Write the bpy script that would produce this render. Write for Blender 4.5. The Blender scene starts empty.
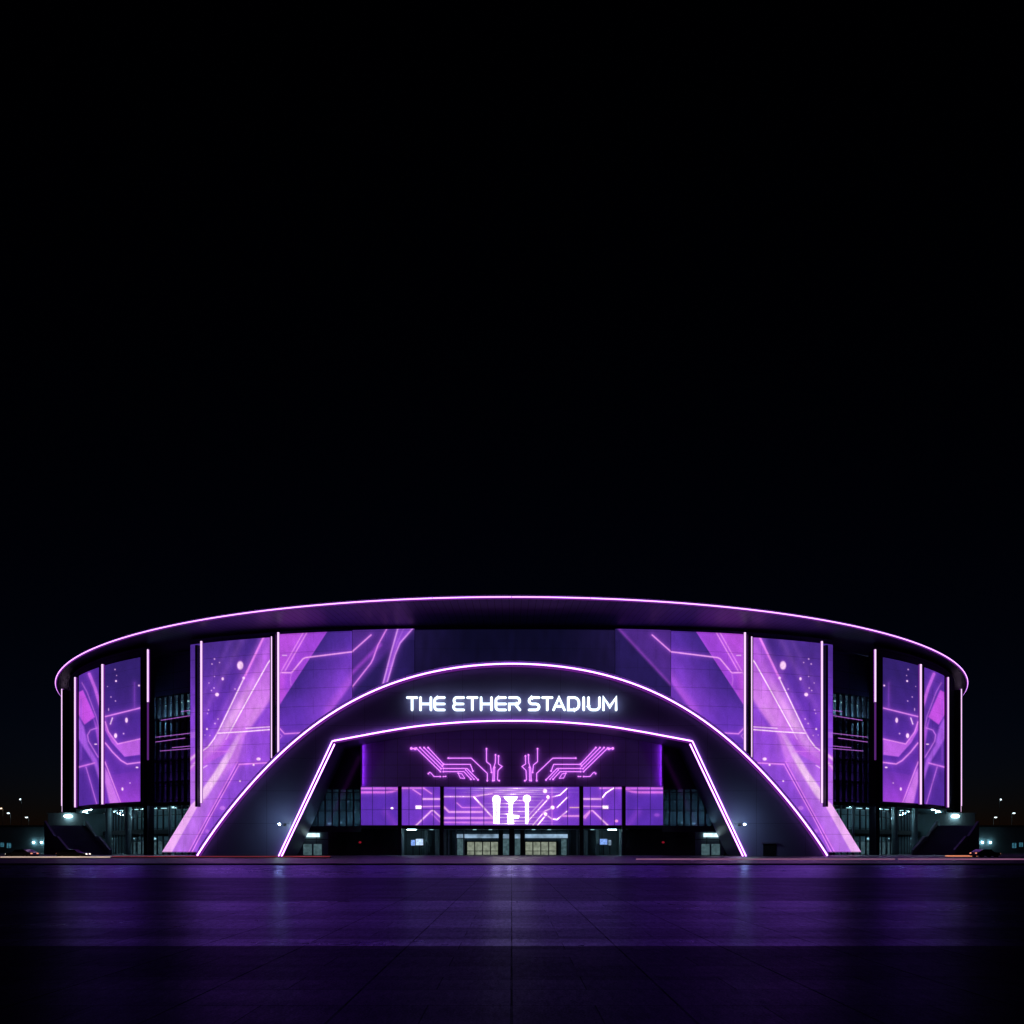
import bpy, math, random
import numpy as np
from mathutils import Vector
random.seed(7); RNG = np.random.default_rng(11)
S = bpy.context.scene
COL = S.collection
R = math.radians
# ------------------------------------------------------------------ survey of the site
F, CX, HY, H = 751.0, 511.6, 848.0, 1.65      # focal length, centre and horizon of the view, eye height
PZ = 0.15                                     # level of the raised pavement round the stadium
def P(px, py, Y):                             # a surveyed point at distance Y
    return ((px - CX) / F * Y, Y, H + (HY - py) / F * Y)
def zat(py, Y): return H + (HY - py) / F * Y
# plan of the outer wall: a superellipse
WA, WB, WN, WY = 132.7, 125.3, 2.5, 147.4
def wall(phi, off=0.0):
    s, c = math.sin(phi), math.cos(phi)
    e = 2.0 / WN
    x = WA * math.copysign(abs(s) ** e, s)
    y = WY + WB - WB * math.copysign(abs(c) ** e, c)
    u, v = x / WA, (y - WY - WB) / WB
    nx = math.copysign(abs(u) ** (WN - 1), u) / WA; ny = math.copysign(abs(v) ** (WN - 1), v) / WB
    l = math.hypot(nx, ny) or 1
    return x + nx / l * off, y + ny / l * off
def normal(phi):
    a = wall(phi); b = wall(phi, 1.0)
    return b[0] - a[0], b[1] - a[1]
def phi_of(px, off=0.0):                      # where the line of sight px meets the wall
    t = (px - CX) / F
    sg = 1 if t >= 0 else -1
    t = abs(t); lo, hi = 0.0, R(88)
    best = 0; bestv = -1
    for i in range(400):
        p = hi * i / 399
        x, y = wall(p, off)
        if x / y > bestv: bestv, best = x / y, p
    if t >= bestv: return sg * best
    lo, hi = 0.0, best
    for _ in range(50):
        m = (lo + hi) / 2
        x, y = wall(m, off)
        if x / y < t: lo = m
        else: hi = m
    return sg * (lo + hi) / 2
# ------------------------------------------------------------------ materials
def new_mat(name):
    m = bpy.data.materials.new(name); m.use_nodes = True
    nt = m.node_tree; nt.nodes.clear()
    out = nt.nodes.new('ShaderNodeOutputMaterial')
    return m, nt, out
def N(nt, typ, **kw):
    n = nt.nodes.new(typ)
    for k, v in kw.items():
        if k in n.inputs: n.inputs[k].default_value = v
        else: setattr(n, k, v)
    return n
def mat(name, base, rough=0.5, metal=0.0, noise=0.25, nscale=0.6, seam=None, coat=0.0, bump=0.0, spec=0.5):
    """principled with soft mottling; seam = (panel width, panel height, joint width, coordinate mode)"""
    m, nt, out = new_mat(name)
    b = N(nt, 'ShaderNodeBsdfPrincipled'); nt.links.new(b.outputs[0], out.inputs[0])
    b.inputs['Metallic'].default_value = metal
    b.inputs['Coat Weight'].default_value = coat
    b.inputs['Specular IOR Level'].default_value = spec
    tc = N(nt, 'ShaderNodeTexCoord')
    no = N(nt, 'ShaderNodeTexNoise'); no.inputs['Scale'].default_value = nscale; no.inputs['Detail'].default_value = 6
    nt.links.new(tc.outputs['Object'], no.inputs['Vector'])
    mr = N(nt, 'ShaderNodeMapRange'); mr.inputs['To Min'].default_value = 1 - noise; mr.inputs['To Max'].default_value = 1 + noise
    nt.links.new(no.outputs[0], mr.inputs['Value'])
    mx = N(nt, 'ShaderNodeVectorMath', operation='SCALE'); mx.inputs[0].default_value = base
    nt.links.new(mr.outputs[0], mx.inputs['Scale'])
    col = mx.outputs[0]
    rr = N(nt, 'ShaderNodeMapRange'); rr.inputs['To Min'].default_value = rough * 0.8; rr.inputs['To Max'].default_value = min(1, rough * 1.2)
    nt.links.new(no.outputs[0], rr.inputs['Value']); nt.links.new(rr.outputs[0], b.inputs['Roughness'])
    if seam:
        w, h, j, mode = seam
        sep = N(nt, 'ShaderNodeSeparateXYZ'); nt.links.new(tc.outputs['Object'], sep.inputs[0])
        def joint(sock, step, jw):
            d = N(nt, 'ShaderNodeMath', operation='DIVIDE'); d.inputs[1].default_value = step; nt.links.new(sock, d.inputs[0])
            f = N(nt, 'ShaderNodeMath', operation='FRACT'); nt.links.new(d.outputs[0], f.inputs[0])
            s = N(nt, 'ShaderNodeMath', operation='SUBTRACT'); s.inputs[1].default_value = 0.5; nt.links.new(f.outputs[0], s.inputs[0])
            a = N(nt, 'ShaderNodeMath', operation='ABSOLUTE'); nt.links.new(s.outputs[0], a.inputs[0])
            g = N(nt, 'ShaderNodeMath', operation='GREATER_THAN'); g.inputs[1].default_value = 0.5 - jw / step / 2; nt.links.new(a.outputs[0], g.inputs[0])
            return g.outputs[0]
        if mode == 'radial':
            yy = N(nt, 'ShaderNodeMath', operation='SUBTRACT'); yy.inputs[1].default_value = 142.0; nt.links.new(sep.outputs[1], yy.inputs[0])
            at = N(nt, 'ShaderNodeMath', operation='ARCTAN2'); nt.links.new(sep.outputs[0], at.inputs[0]); nt.links.new(yy.outputs[0], at.inputs[1])
            ml = N(nt, 'ShaderNodeMath', operation='MULTIPLY'); ml.inputs[1].default_value = 140.0; nt.links.new(at.outputs[0], ml.inputs[0])
            k = joint(ml.outputs[0], w, j)
        else:
            a = joint(sep.outputs[0], w, j)
            c = joint(sep.outputs[2 if mode == 'xz' else 1], h, j)
            mxx = N(nt, 'ShaderNodeMath', operation='MAXIMUM'); nt.links.new(a, mxx.inputs[0]); nt.links.new(c, mxx.inputs[1]); k = mxx.outputs[0]
        mix = N(nt, 'ShaderNodeMix', data_type='RGBA')
        nt.links.new(k, mix.inputs[0]); nt.links.new(col, mix.inputs[6])
        mix.inputs[7].default_value = (base[0] * .25, base[1] * .25, base[2] * .25, 1)
        col = mix.outputs[2]
    nt.links.new(col, b.inputs['Base Color'])
    if bump:
        n2 = N(nt, 'ShaderNodeTexNoise'); n2.inputs['Scale'].default_value = 3.0; n2.inputs['Detail'].default_value = 8
        nt.links.new(tc.outputs['Object'], n2.inputs['Vector'])
        bp = N(nt, 'ShaderNodeBump'); bp.inputs['Strength'].default_value = bump; bp.inputs['Distance'].default_value = 0.02
        nt.links.new(n2.outputs[0], bp.inputs['Height']); nt.links.new(bp.outputs[0], b.inputs['Normal'])
    return m
def emit(name, col, strength, noise=0.0, nscale=1.0):
    m, nt, out = new_mat(name)
    e = N(nt, 'ShaderNodeEmission'); e.inputs[0].default_value = (*col, 1); e.inputs[1].default_value = strength
    if noise:
        tc = N(nt, 'ShaderNodeTexCoord'); no = N(nt, 'ShaderNodeTexNoise'); no.inputs['Scale'].default_value = nscale
        nt.links.new(tc.outputs['Object'], no.inputs['Vector'])
        mr = N(nt, 'ShaderNodeMapRange'); mr.inputs['From Min'].default_value = .3; mr.inputs['From Max'].default_value = .7
        mr.inputs['To Min'].default_value = strength * (1 - noise); mr.inputs['To Max'].default_value = strength * (1 + noise)
        nt.links.new(no.outputs[0], mr.inputs['Value']); nt.links.new(mr.outputs[0], e.inputs[1])
    nt.links.new(e.outputs[0], out.inputs[0])
    return m
def glass_mat(name, tint, refl=1.0, rough=0.03):
    m, nt, out = new_mat(name)
    t = N(nt, 'ShaderNodeBsdfTransparent'); t.inputs[0].default_value = (*tint, 1)
    g = N(nt, 'ShaderNodeBsdfGlossy'); g.inputs['Roughness'].default_value = rough; g.inputs[0].default_value = (.9, .9, .95, 1)
    fr = N(nt, 'ShaderNodeFresnel'); fr.inputs[0].default_value = 1.6
    ml = N(nt, 'ShaderNodeMath', operation='MULTIPLY_ADD'); ml.inputs[1].default_value = refl; ml.inputs[2].default_value = 0.02; ml.use_clamp = True
    nt.links.new(fr.outputs[0], ml.inputs[0])
    mx = N(nt, 'ShaderNodeMixShader'); nt.links.new(ml.outputs[0], mx.inputs[0])
    nt.links.new(t.outputs[0], mx.inputs[1]); nt.links.new(g.outputs[0], mx.inputs[2]); nt.links.new(mx.outputs[0], out.inputs[0])
    return m
def screen_mat():
    m, nt, out = new_mat('led_display')
    a = N(nt, 'ShaderNodeAttribute'); a.attribute_name = 'Col'
    e = N(nt, 'ShaderNodeEmission'); e.inputs[1].default_value = 1.0; nt.links.new(a.outputs[0], e.inputs[0])
    nt.links.new(e.outputs[0], out.inputs[0])
    m.cycles.emission_sampling = 'NONE'
    return m
M = {}
M['facade'] = mat('dark_facade_panels', (.20, .17, .34), .42, .0, .2, .15, seam=(5.4, 3.7, .10, 'xz'))
M['portal'] = mat('dark_portal_cladding', (.20, .18, .40), .42, .0, .25, .12, seam=(9.0, 6.0, .05, 'xz'))
M['soffit'] = mat('dark_soffit_panels', (.17, .12, .27), .42, .0, .15, .2, seam=(1.3, 1, .10, 'radial'))
M['reveal'] = mat('dark_reveal', (.16, .13, .26), .45)
M['panelwall'] = mat('violet_grey_panels', (.60, .38, .95), .45, .0, .2, .2, seam=(2.5, 2.55, .05, 'xz'))
M['metal'] = mat('dark_metal', (.04, .04, .055), .4, .6, .2, 2.0)
M['column'] = mat('blue_grey_column', (.26, .34, .37), .5, 0, .2, .8)
M['concrete'] = mat('grey_concrete', (.17, .22, .24), .8, 0, .3, .4, bump=.2)
M['darkconcrete'] = mat('dark_concrete', (.17, .15, .25), .7, 0, .3, .4, bump=.2)
M['inner'] = mat('interior_teal_wall', (.20, .29, .32), .7, 0, .35, .35, seam=(2.6, 3.2, .22, 'xz'))
M['innerfloor'] = mat('interior_floor', (.12, .13, .14), .3)
M['darkinner'] = mat('interior_dark_wall', (.03, .035, .045), .6, 0, .4, .5)
M['roof'] = mat('roof_sheet', (.05, .05, .06), .6)
M['glass'] = glass_mat('facade_glass', (.72, .80, .84))
M['darkglass'] = glass_mat('tinted_glass', (.42, .46, .54), 1.0)
M['neon'] = emit('neon_core', (.74, .30, 1.0), 2.7)
M['neonfin'] = emit('fin_neon_core', (.90, .58, .96), 1.25)
M['neonglow'] = emit('neon_glow_strip', (.26, .03, .46), 0.5)  # bloom round the tubes, put into a dim emissive surface
M['neonarch'] = emit('arch_neon_core', (.74, .27, 1.0), 6.5)
M['addedviolet'] = emit('added_violet_wash', (.42, .06, .78), 7.5)  # for the added strips at the panel wall edges
M['lightbox'] = emit('entrance_light_box', (.62, .88, .95), 1.5, .3, 1.2)
M['neondim'] = emit('neon_dimmed', (.20, .04, .36), .45)
M['neonart'] = emit('neon_circuit', (.78, .22, .95), 1.5)
M['neonred'] = emit('small_red_light', (.6, .02, .05), .35)
M['letter'] = emit('sign_letter_light', (.74, .90, 1.0), 2.3)
M['cool'] = emit('cool_lamp', (.55, .88, 1.0), 14.0)
M['coolbig'] = emit('cool_wall_lamp', (.55, .90, .95), 420.0)
M['white'] = emit('white_street_lamp', (.72, .90, 1.0), 3.0)
M['warm'] = emit('warm_street_lamp', (1.0, .70, .45), 2.2)
M['downlight'] = emit('cool_downlight', (.42, .78, .92), 1.3)
M['addedwash'] = emit('added_interior_wash', (.50, .86, 1.0), 55.0)  # for added lamps hidden from view that brighten the interiors
M['addedpurple'] = emit('added_purple_wash', (.40, .10, .85), 7.0)  # for added hidden lamps that tint the bays purple
M['bayline'] = emit('bay_reflection_glow', (.55, .17, .80), .8)  # reflections in the bay glass, given their own glow
M['baylight'] = emit('bay_light', (.62, .95, .85), 1.6)
M['doorpane'] = emit('lit_door_glass', (.205, .235, .185), 1.0, .35, 1.3)
M['sidepane'] = emit('lit_side_door_glass', (.055, .10, .115), 1.0, .4, 1.6)
M['transom'] = emit('lit_transom', (.22, .33, .46), 1.0, .55, .6)
M['kiosk'] = emit('bright_info_display', (.50, .68, .95), 1.1, .4, 3.0)
M['kiosk2'] = emit('blue_info_display', (.20, .35, .80), 1.1, .4, 3.0)
M['hallpane'] = emit('lit_hall_window', (.03, .12, .17), 1.0, .6, 1.5)
M['trailwarm'] = emit('warm_light_trail', (.85, .62, .50), .8, .3, .25)  # this and the next three: car light trails as emission
M['trailred'] = emit('red_light_trail', (.40, .05, .07), .5, .5, .12)
M['trailpink'] = emit('pink_light_trail', (.30, .12, .22), .75, .25, .1)
M['trailorange'] = emit('orange_light_trail', (.95, .30, .14), .85, .2, .2)
M['headlight'] = emit('car_headlight', (1.0, .86, .72), 2.2)
M['taillight'] = emit('car_tail_light', (1.0, .32, .20), 1.0)
M['paint'] = mat('dark_car_paint', (.02, .02, .03), .25, .3, .1, 1, coat=.6)
M['tyre'] = mat('tyre_rubber', (.015, .015, .015), .8)
M['rim'] = mat('wheel_alloy', (.3, .3, .32), .35, .9)
M['screen'] = screen_mat()
# ------------------------------------------------------------------ mesh helpers
def origin(o):
    v = Vector((0, 0, 0))
    while o is not None: v += Vector(o.location); o = o.parent
    return v
class MB:
    def __init__(s): s.v = []; s.f = []
    def add(s, v, f):
        k = len(s.v); s.v += [tuple(p) for p in v]; s.f += [tuple(i + k for i in q) for q in f]; return s
    def box(s, x0, x1, y0, y1, z0, z1):
        return s.add([(x0, y0, z0), (x1, y0, z0), (x1, y1, z0), (x0, y1, z0), (x0, y0, z1), (x1, y0, z1), (x1, y1, z1), (x0, y1, z1)],
                     [(3, 2, 1, 0), (4, 5, 6, 7), (0, 1, 5, 4), (1, 2, 6, 5), (2, 3, 7, 6), (3, 0, 4, 7)])
    def prism(s, pts, h0, h1):                  # plan polygon pts, vertical from h0 to h1
        n = len(pts)
        v = [(x, y, h0) for x, y in pts] + [(x, y, h1) for x, y in pts]
        f = [tuple(range(n))[::-1], tuple(range(n, 2 * n))] + [(i, (i + 1) % n, n + (i + 1) % n, n + i) for i in range(n)]
        return s.add(v, f)
    def slab_xz(s, pts, y0, y1):                # elevation polygon pts (x,z), from y0 to y1
        n = len(pts)
        v = [(x, y0, z) for x, z in pts] + [(x, y1, z) for x, z in pts]
        f = [tuple(range(n)), tuple(range(n, 2 * n))[::-1]] + [(i, n + i, n + (i + 1) % n, (i + 1) % n) for i in range(n)]
        return s.add(v, f)
    def strip(s, A, B):                          # quads between two point rows
        n = len(A)
        return s.add(list(A) + list(B), [(i, i + 1, n + i + 1, n + i) for i in range(n - 1)])
    def tube(s, path, r, n=8, closed=False, flat=1.0, up=None):
        path = [Vector(p) for p in path]; m = len(path); rows = []
        ref = Vector(up) if up else Vector((0, 1, 0))
        for i, p in enumerate(path):
            a = path[i - 1] if (i > 0 or closed) else None
            b = path[(i + 1) % m] if (i < m - 1 or closed) else None
            d1 = (p - a).normalized() if a is not None else None
            d2 = (b - p).normalized() if b is not None else None
            d = ((d1 or Vector((0, 0, 0))) + (d2 or Vector((0, 0, 0))))
            if d.length < 1e-6: d = d1 or d2
            d.normalize()
            k = 1.0
            if d1 is not None and d2 is not None: k = 1.0 / max(.5, d.dot(d1))
            side = d.cross(ref)
            if side.length < 1e-4: side = d.cross(Vector((1, 0, 0)))
            side.normalize(); u = side.cross(d).normalized()
            rows.append([p + side * (math.cos(2 * math.pi * j / n) * r * k) + u * (math.sin(2 * math.pi * j / n) * r * flat) for j in range(n)])
        v = [q for row in rows for q in row]; f = []
        for i in range(m if closed else m - 1):
            a, b = i * n, ((i + 1) % m) * n
            for j in range(n): f.append((a + j, a + (j + 1) % n, b + (j + 1) % n, b + j))
        if not closed: f += [tuple(range(n))[::-1], tuple((m - 1) * n + j for j in range(n))]
        return s.add(v, f)
    def ball(s, c, rx, ry=None, rz=None, n=12, m=8):
        ry = ry or rx; rz = rz or rx
        v = [(c[0], c[1], c[2] - rz)]
        for i in range(1, m):
            t = -math.pi / 2 + math.pi * i / m
            for j in range(n):
                a = 2 * math.pi * j / n
                v.append((c[0] + rx * math.cos(t) * math.cos(a), c[1] + ry * math.cos(t) * math.sin(a), c[2] + rz * math.sin(t)))
        v.append((c[0], c[1], c[2] + rz)); f = []
        for j in range(n): f.append((0, 1 + (j + 1) % n, 1 + j))
        for i in range(m - 2):
            for j in range(n):
                a = 1 + i * n + j; b = 1 + i * n + (j + 1) % n
                f.append((a, b, b + n, a + n))
        L = len(v) - 1; k = 1 + (m - 2) * n
        for j in range(n): f.append((L, k + j, k + (j + 1) % n))
        return s.add(v, f)
    def cyl(s, c, r0, z0, z1, r1=None, n=14):
        r1 = r0 if r1 is None else r1
        v = []
        for z, r in ((z0, r0), (z1, r1)):
            v += [(c[0] + r * math.cos(2 * math.pi * j / n), c[1] + r * math.sin(2 * math.pi * j / n), z) for j in range(n)]
        f = [tuple(range(n))[::-1], tuple(range(n, 2 * n))] + [(j, (j + 1) % n, n + (j + 1) % n, n + j) for j in range(n)]
        return s.add(v, f)
    def build(s, name, material, parent=None, smooth=False, at=None):
        o0 = origin(parent) if parent is not None else Vector(at or (0, 0, 0))
        me = bpy.data.meshes.new(name)
        me.from_pydata([(p[0] - o0.x, p[1] - o0.y, p[2] - o0.z) for p in s.v], [], s.f); me.update()
        me.materials.append(material)
        if smooth:
            me.polygons.foreach_set('use_smooth', [True] * len(me.polygons))
        o = bpy.data.objects.new(name, me); COL.objects.link(o)
        if parent is not None: o.parent = parent
        else: o.location = o0
        return o
def thing(name, label, cat, loc=(0, 0, 0), group=None):
    o = bpy.data.objects.new(name, None); COL.objects.link(o); o.location = loc; o.empty_display_size = .5
    o['label'] = label; o['category'] = cat
    if group: o['group'] = group
    return o
def tag(o, label, cat, group=None):
    o['label'] = label; o['category'] = cat
    if group: o['group'] = group
    return o
def struct(o): o['kind'] = 'structure'; return o
def kids(o): return [c for c in bpy.data.objects if c.parent == o]
def copy_tree(o, parent=None):
    c = o.copy(); COL.objects.link(c)
    if parent is not None: c.parent = parent
    for ch in kids(o): copy_tree(ch, c)
    return c
def spline(pts, n):                              # Catmull-Rom through pts
    pts = np.array(pts, float); out = []
    ext = np.vstack([2 * pts[0] - pts[1], pts, 2 * pts[-1] - pts[-2]])
    for i in range(1, len(ext) - 2):
        p0, p1, p2, p3 = ext[i - 1:i + 3]
        for t in np.linspace(0, 1, n, endpoint=False):
            out.append(.5 * ((2 * p1) + (-p0 + p2) * t + (2 * p0 - 5 * p1 + 4 * p2 - p3) * t * t + (-p0 + 3 * p1 - 3 * p2 + p3) * t ** 3))
    out.append(pts[-1]); return [tuple(p) for p in out]
def resample(pts, n):
    a = np.array(pts, float); d = np.r_[0, np.cumsum(np.hypot(*np.diff(a, axis=0).T))]
    t = np.linspace(0, d[-1], n)
    return list(zip(np.interp(t, d, a[:, 0]), np.interp(t, d, a[:, 1])))
# ------------------------------------------------------------------ pictures shown on the LED screens
def sstep(x): x = np.clip(x, 0, 1); return x * x * (3 - 2 * x)
class Art:
    def __init__(s, x, y, base): s.x = x; s.y = y; s.c = np.tile(np.array(base, float), (len(x), 1))
    def mixin(s, a, col): s.c += np.asarray(a)[:, None] * (np.array(col, float) - s.c)
    def dist(s, pts):
        d = np.full(len(s.x), 1e9)
        for (ax, ay), (bx, by) in zip(pts[:-1], pts[1:]):
            vx, vy = bx - ax, by - ay; L = vx * vx + vy * vy + 1e-9
            t = np.clip(((s.x - ax) * vx + (s.y - ay) * vy) / L, 0, 1)
            d = np.minimum(d, np.hypot(s.x - ax - t * vx, s.y - ay - t * vy))
        return d
    def line(s, pts, w, col, a=1.0, soft=.45, halo=True):
        soft *= 1.35
        d = s.dist(pts)
        if halo: s.mixin(.5 * a * np.exp(-np.maximum(d - w / 2, 0) / 1.7), (172, 84, 228))
        s.mixin(a * sstep((w / 2 + soft - d) / (2 * soft)), col)
    def poly(s, pts, col, a=1.0, soft=.5):
        soft *= 1.7 if soft < 1.0 else 2.2
        ins = np.zeros(len(s.x), bool); n = len(pts)
        for i in range(n):
            (x0, y0), (x1, y1) = pts[i], pts[(i + 1) % n]
            if y0 == y1: continue
            cr = ((y0 > s.y) != (y1 > s.y)) & (s.x < (x1 - x0) * (s.y - y0) / (y1 - y0) + x0)
            ins ^= cr
        d = s.dist(list(pts) + [pts[0]]); sd = np.where(ins, d, -d)
        al = a(s.x, s.y) if callable(a) else a
        s.mixin(al * sstep(.5 + sd / (2 * soft)), col)
    def dot(s, x, y, rx, ry=None, col=(240, 200, 250), a=1.0):
        ry = ry or rx
        d = np.hypot((s.x - x) / rx, (s.y - y) / ry)
        if rx < 1.0: a = a * .62
        s.mixin(.4 * a * np.exp(-np.maximum(d - .7, 0) * 1.6), (190, 90, 235))
        s.mixin(a * sstep((1.15 - d) / .5), col)
    def grad(s, col, a): s.mixin(np.clip(a, 0, 1), col)
    def mottle(s, amt=.06):
        amt *= .45
        n = np.zeros(len(s.x))
        for _ in range(14):
            kx, ky = RNG.normal(0, .35, 2); n += np.sin(kx * s.x + ky * s.y * .6 + RNG.uniform(0, 6.3))
        s.c *= (1 + amt * n / 3)[:, None]
        s.c *= (1 + RNG.normal(0, .035, len(s.x)))[:, None]
    def linear(s, gain=1.0):
        s.c = s.c * np.array([1.05, 1.03, 1.0])
        c = np.clip(s.c / 255, 0, 1.0)
        l = np.where(c <= .04045, c / 12.92, ((c + .055) / 1.055) ** 2.4)
        return l * (1 + gain * np.clip((c.min(1) - .78) / .2, 0, 1))[:, None]
PINK, LILAC, WHT = (226, 140, 246), (205, 125, 242), (244, 214, 252)
def art_outer(x, y):
    A = Art(x, y, (74, 40, 150))
    lf = x < 104
    A.grad((110, 50, 190), np.where(lf, .1, np.clip((y - 720) / 90, 0, 1)))
    A.grad((48, 31, 108), np.where(lf, .0, np.clip((725 - y) / 50, 0, 1)))
    A.poly([(79, 692), (83, 690), (95, 717), (84.5, 724.6), (78, 714)], (186, 78, 226))
    A.poly([(78, 716), (84, 727), (88, 745), (97, 760), (100, 772), (102.5, 800), (101, 800), (99, 780), (94, 764), (84, 748), (78, 738)], (158, 88, 226), .95, .8)
    A.poly([(93, 717), (98, 728), (103, 745), (104, 775), (100, 768), (98, 745), (95, 726)], (166, 82, 224), .85, .7)
    A.line([(89.3, 674), (95, 688), (101.5, 710), (103.5, 722)], 2.9, (192, 100, 236), .9)
    A.line([(82, 683), (87, 692), (96, 716), (100, 735)], .8, LILAC, .6)
    A.line([(97, 728), (90.5, 730), (87.5, 735), (88.5, 741), (98, 757)], .9, LILAC, .8)
    A.line([(78, 767.3), (94.5, 763)], 1.3, (206, 120, 236))
    A.line([(86, 767), (91, 784), (97, 805)], .7, LILAC, .8)
    A.line([(81, 700), (81, 760)], 1.2, (130, 70, 210), .4)
    A.poly([(105, 722), (109, 733), (117.5, 744), (140, 739.3), (140, 755), (124.5, 757), (111, 742), (105, 730)], (184, 96, 232), .95)
    A.poly([(105, 731), (112, 743), (124.5, 757), (140, 755), (140, 762), (127, 763.5), (112, 751), (105, 742)], (84, 42, 165), .9)
    A.line([(105.3, 722), (108.5, 732), (117.5, 744), (140, 739)], 1.1, PINK)
    A.line([(105.3, 743), (112.5, 752), (121, 760.5), (127, 764), (140, 762.4)], 1.2, PINK)
    A.line([(105.3, 716.6), (140, 708)], 1.1, PINK)
    A.poly([(105, 768), (108, 772), (121, 806), (110, 806), (105, 782)], (206, 124, 241), .9, .8)
    A.line([(105, 762), (112, 780), (122, 806)], 1.0, PINK)
    A.poly([(122, 806), (112, 775), (140, 770), (140, 806)], (168, 72, 222), lambda a, b: .7 * np.clip((b - 765) / 40, 0, 1))
    for d in [(115, 669.5, .8), (116.6, 675.5, .6), (116, 681, 1.0), (139, 685.5, 1.0), (115.5, 701, .7), (108.6, 709.5, .6, 1.6), (126.5, 720.2, 1.5, 2.8),
              (115.6, 735.7, 1.7, 2.7), (123.6, 733.6, .9), (122.4, 789, 1.1, 1.8), (137, 767.4, 1.5, .9), (111, 697, .7), (95.7, 744.2, 1.6, .7), (130, 783, .8), (107.5, 686.5, .5)]:
        A.dot(*d)
    A.line([(112.4, 718), (110.4, 724)], 1.0, WHT)
    A.line([(134.5, 683), (134.5, 707)], .6, (110, 60, 190), .6)
    A.mottle(.05); return A
def art_main(x, y):
    A = Art(x, y, (70, 42, 138))
    A.grad((120, 60, 208), np.clip((y - 650) / 75, 0, 1))
    A.grad((166, 98, 228), np.clip((y - 728) / 50, 0, 1))
    A.poly([(263.5, 637), (244, 678), (219, 730), (214, 739), (208, 747), (190, 756), (190, 772), (203, 766), (228, 752), (250, 728), (272, 696), (272, 630)], (174, 88, 228), .92, .7)
    A.poly([(272, 640), (272, 700), (246, 735), (236, 740), (222, 735)], (202, 126, 236), lambda a, b: np.clip((b - 655) / 45, 0, 1) * .9, 1.2)
    A.poly([(271, 659), (254, 688), (231, 730), (214, 752), (205, 752), (214, 739), (219, 730), (246, 672)], (226, 178, 242), lambda a, b: np.clip((b - 672) / 50, 0, 1) * np.clip((756 - b) / 22, 0, 1) * .85, 1)
    A.poly([(272, 697), (254, 728), (236, 742), (233, 752), (202, 803), (198, 860), (272, 860)], (140, 72, 216), .85, 1.4)
    A.poly([(231, 731), (224, 744), (203, 760), (203, 753), (214, 741), (222, 731)], (206, 142, 240), .6, 1.2)
    A.poly([(241, 733), (250, 727), (262, 705), (258, 704), (246, 724)], (208, 136, 240), .7, .8)
    A.poly([(241, 733), (229, 751), (214, 774), (202, 791), (202, 804), (220, 780), (238, 762), (247, 730)], (196, 120, 234), .85, 1.0)
    A.poly([(231, 733), (228, 742), (222, 751), (229, 750), (240, 733)], (140, 72, 216), .6, 1.2)
    A.poly([(239, 732), (228, 750), (214, 773), (201, 791), (201, 803), (208, 796), (219, 778), (231, 757), (243, 732)], (232, 196, 244), lambda a, b: .35 + .6 * np.clip((b - 738) / 30, 0, 1), .8)
    A.poly([(245, 735), (238, 762), (228, 780), (246, 757), (250, 735)], (164, 90, 226), .5, 1.5)
    A.poly([(239, 765), (270, 763), (272, 860), (188, 860), (191, 853)], (126, 68, 206), .7, 1.2)
    A.poly([(237, 762), (206, 820), (188, 853), (160, 860), (190, 806), (204, 800), (222, 775)], (178, 110, 230), .7, 1.2)
    for x0, w_, a_ in ((222, 5, .16), (240, 3, .2), (251, 6, .18), (266, 3, .22), (212, 3, .14)):
        A.line([(x0 + 22, 636), (x0 - 20, 716), (x0 - 70, 812)], w_, (214, 140, 244), a_, 3.5, halo=False)
    for x0, w_, a_ in ((234, 4, .25), (246, 5, .2), (228, 3, .2)):
        A.line([(x0 + 20, 642), (x0 - 30, 735)], w_, (60, 30, 140), a_, 3.0, halo=False)
    A.line([(263.2, 638), (244, 678)], 2.0, (222, 128, 244)); A.line([(244, 678), (219, 730), (214, 739), (208, 747), (201, 752)], 1.2, WHT)
    A.line([(271, 659), (268, 663), (254, 688), (231, 730), (226, 739)], 1.2, WHT)
    A.line([(228, 735), (224, 742), (216, 751)], .8, LILAC, .6); A.line([(207, 765.5), (203, 768)], .9, WHT, .8)
    A.line([(246, 728.4), (272, 726.7)], 1.1, WHT); A.line([(217.5, 733.2), (242, 731.8), (272, 729.4)], 1.2, WHT)
    A.line([(201, 751.6), (230, 751.4)], .7, PINK, .6)
    A.line([(237.5, 762), (206, 820), (187, 855)], .9, PINK); A.line([(239.2, 764.6), (209, 819), (190.5, 855)], .9, PINK)
    A.line([(238.3, 763.6), (207.6, 819.6), (188.8, 855)], .5, (92, 44, 160), .9, halo=False)
    A.line([(239, 764.4), (270, 762.6)], 1.1, PINK)
    A.poly([(190, 805.5), (197, 799), (197, 807.5), (169.8, 856), (159, 856)], (228, 172, 246), .96, .5)
    strip = x < 197
    A.line([(189.5, 760), (197, 754)], 2.6, (232, 190, 246), .8, .8); A.line([(189.5, 769), (197, 761)], 2.4, (224, 170, 244), .7, .9)
    A.grad((178, 110, 234), np.where(strip & (y > 732) & (y < 738), .5, 0))
    for d in [(240.2, 665.4, 3.4, 4.7), (222.7, 678.8, 1.3, 1.7), (217, 694.5, 2.1), (214.5, 659, .9), (212, 664, .9), (214.5, 676.5, .6), (209, 683, .6), (211.5, 690.5, .8),
              (214, 688, .8), (208.5, 710, .8), (207.5, 713.5, .7), (218, 719, .9), (215, 723.5, .9), (207, 729, 1.1), (243.7, 678, 1.5), (219.5, 662.5, .7), (235, 689, .8),
              (258.5, 759, 2.3, 1.7), (240, 781, 1.0), (253.6, 764.8, 1.2), (210, 735.5, .7), (205, 735, .6)]: A.dot(*d)
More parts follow.
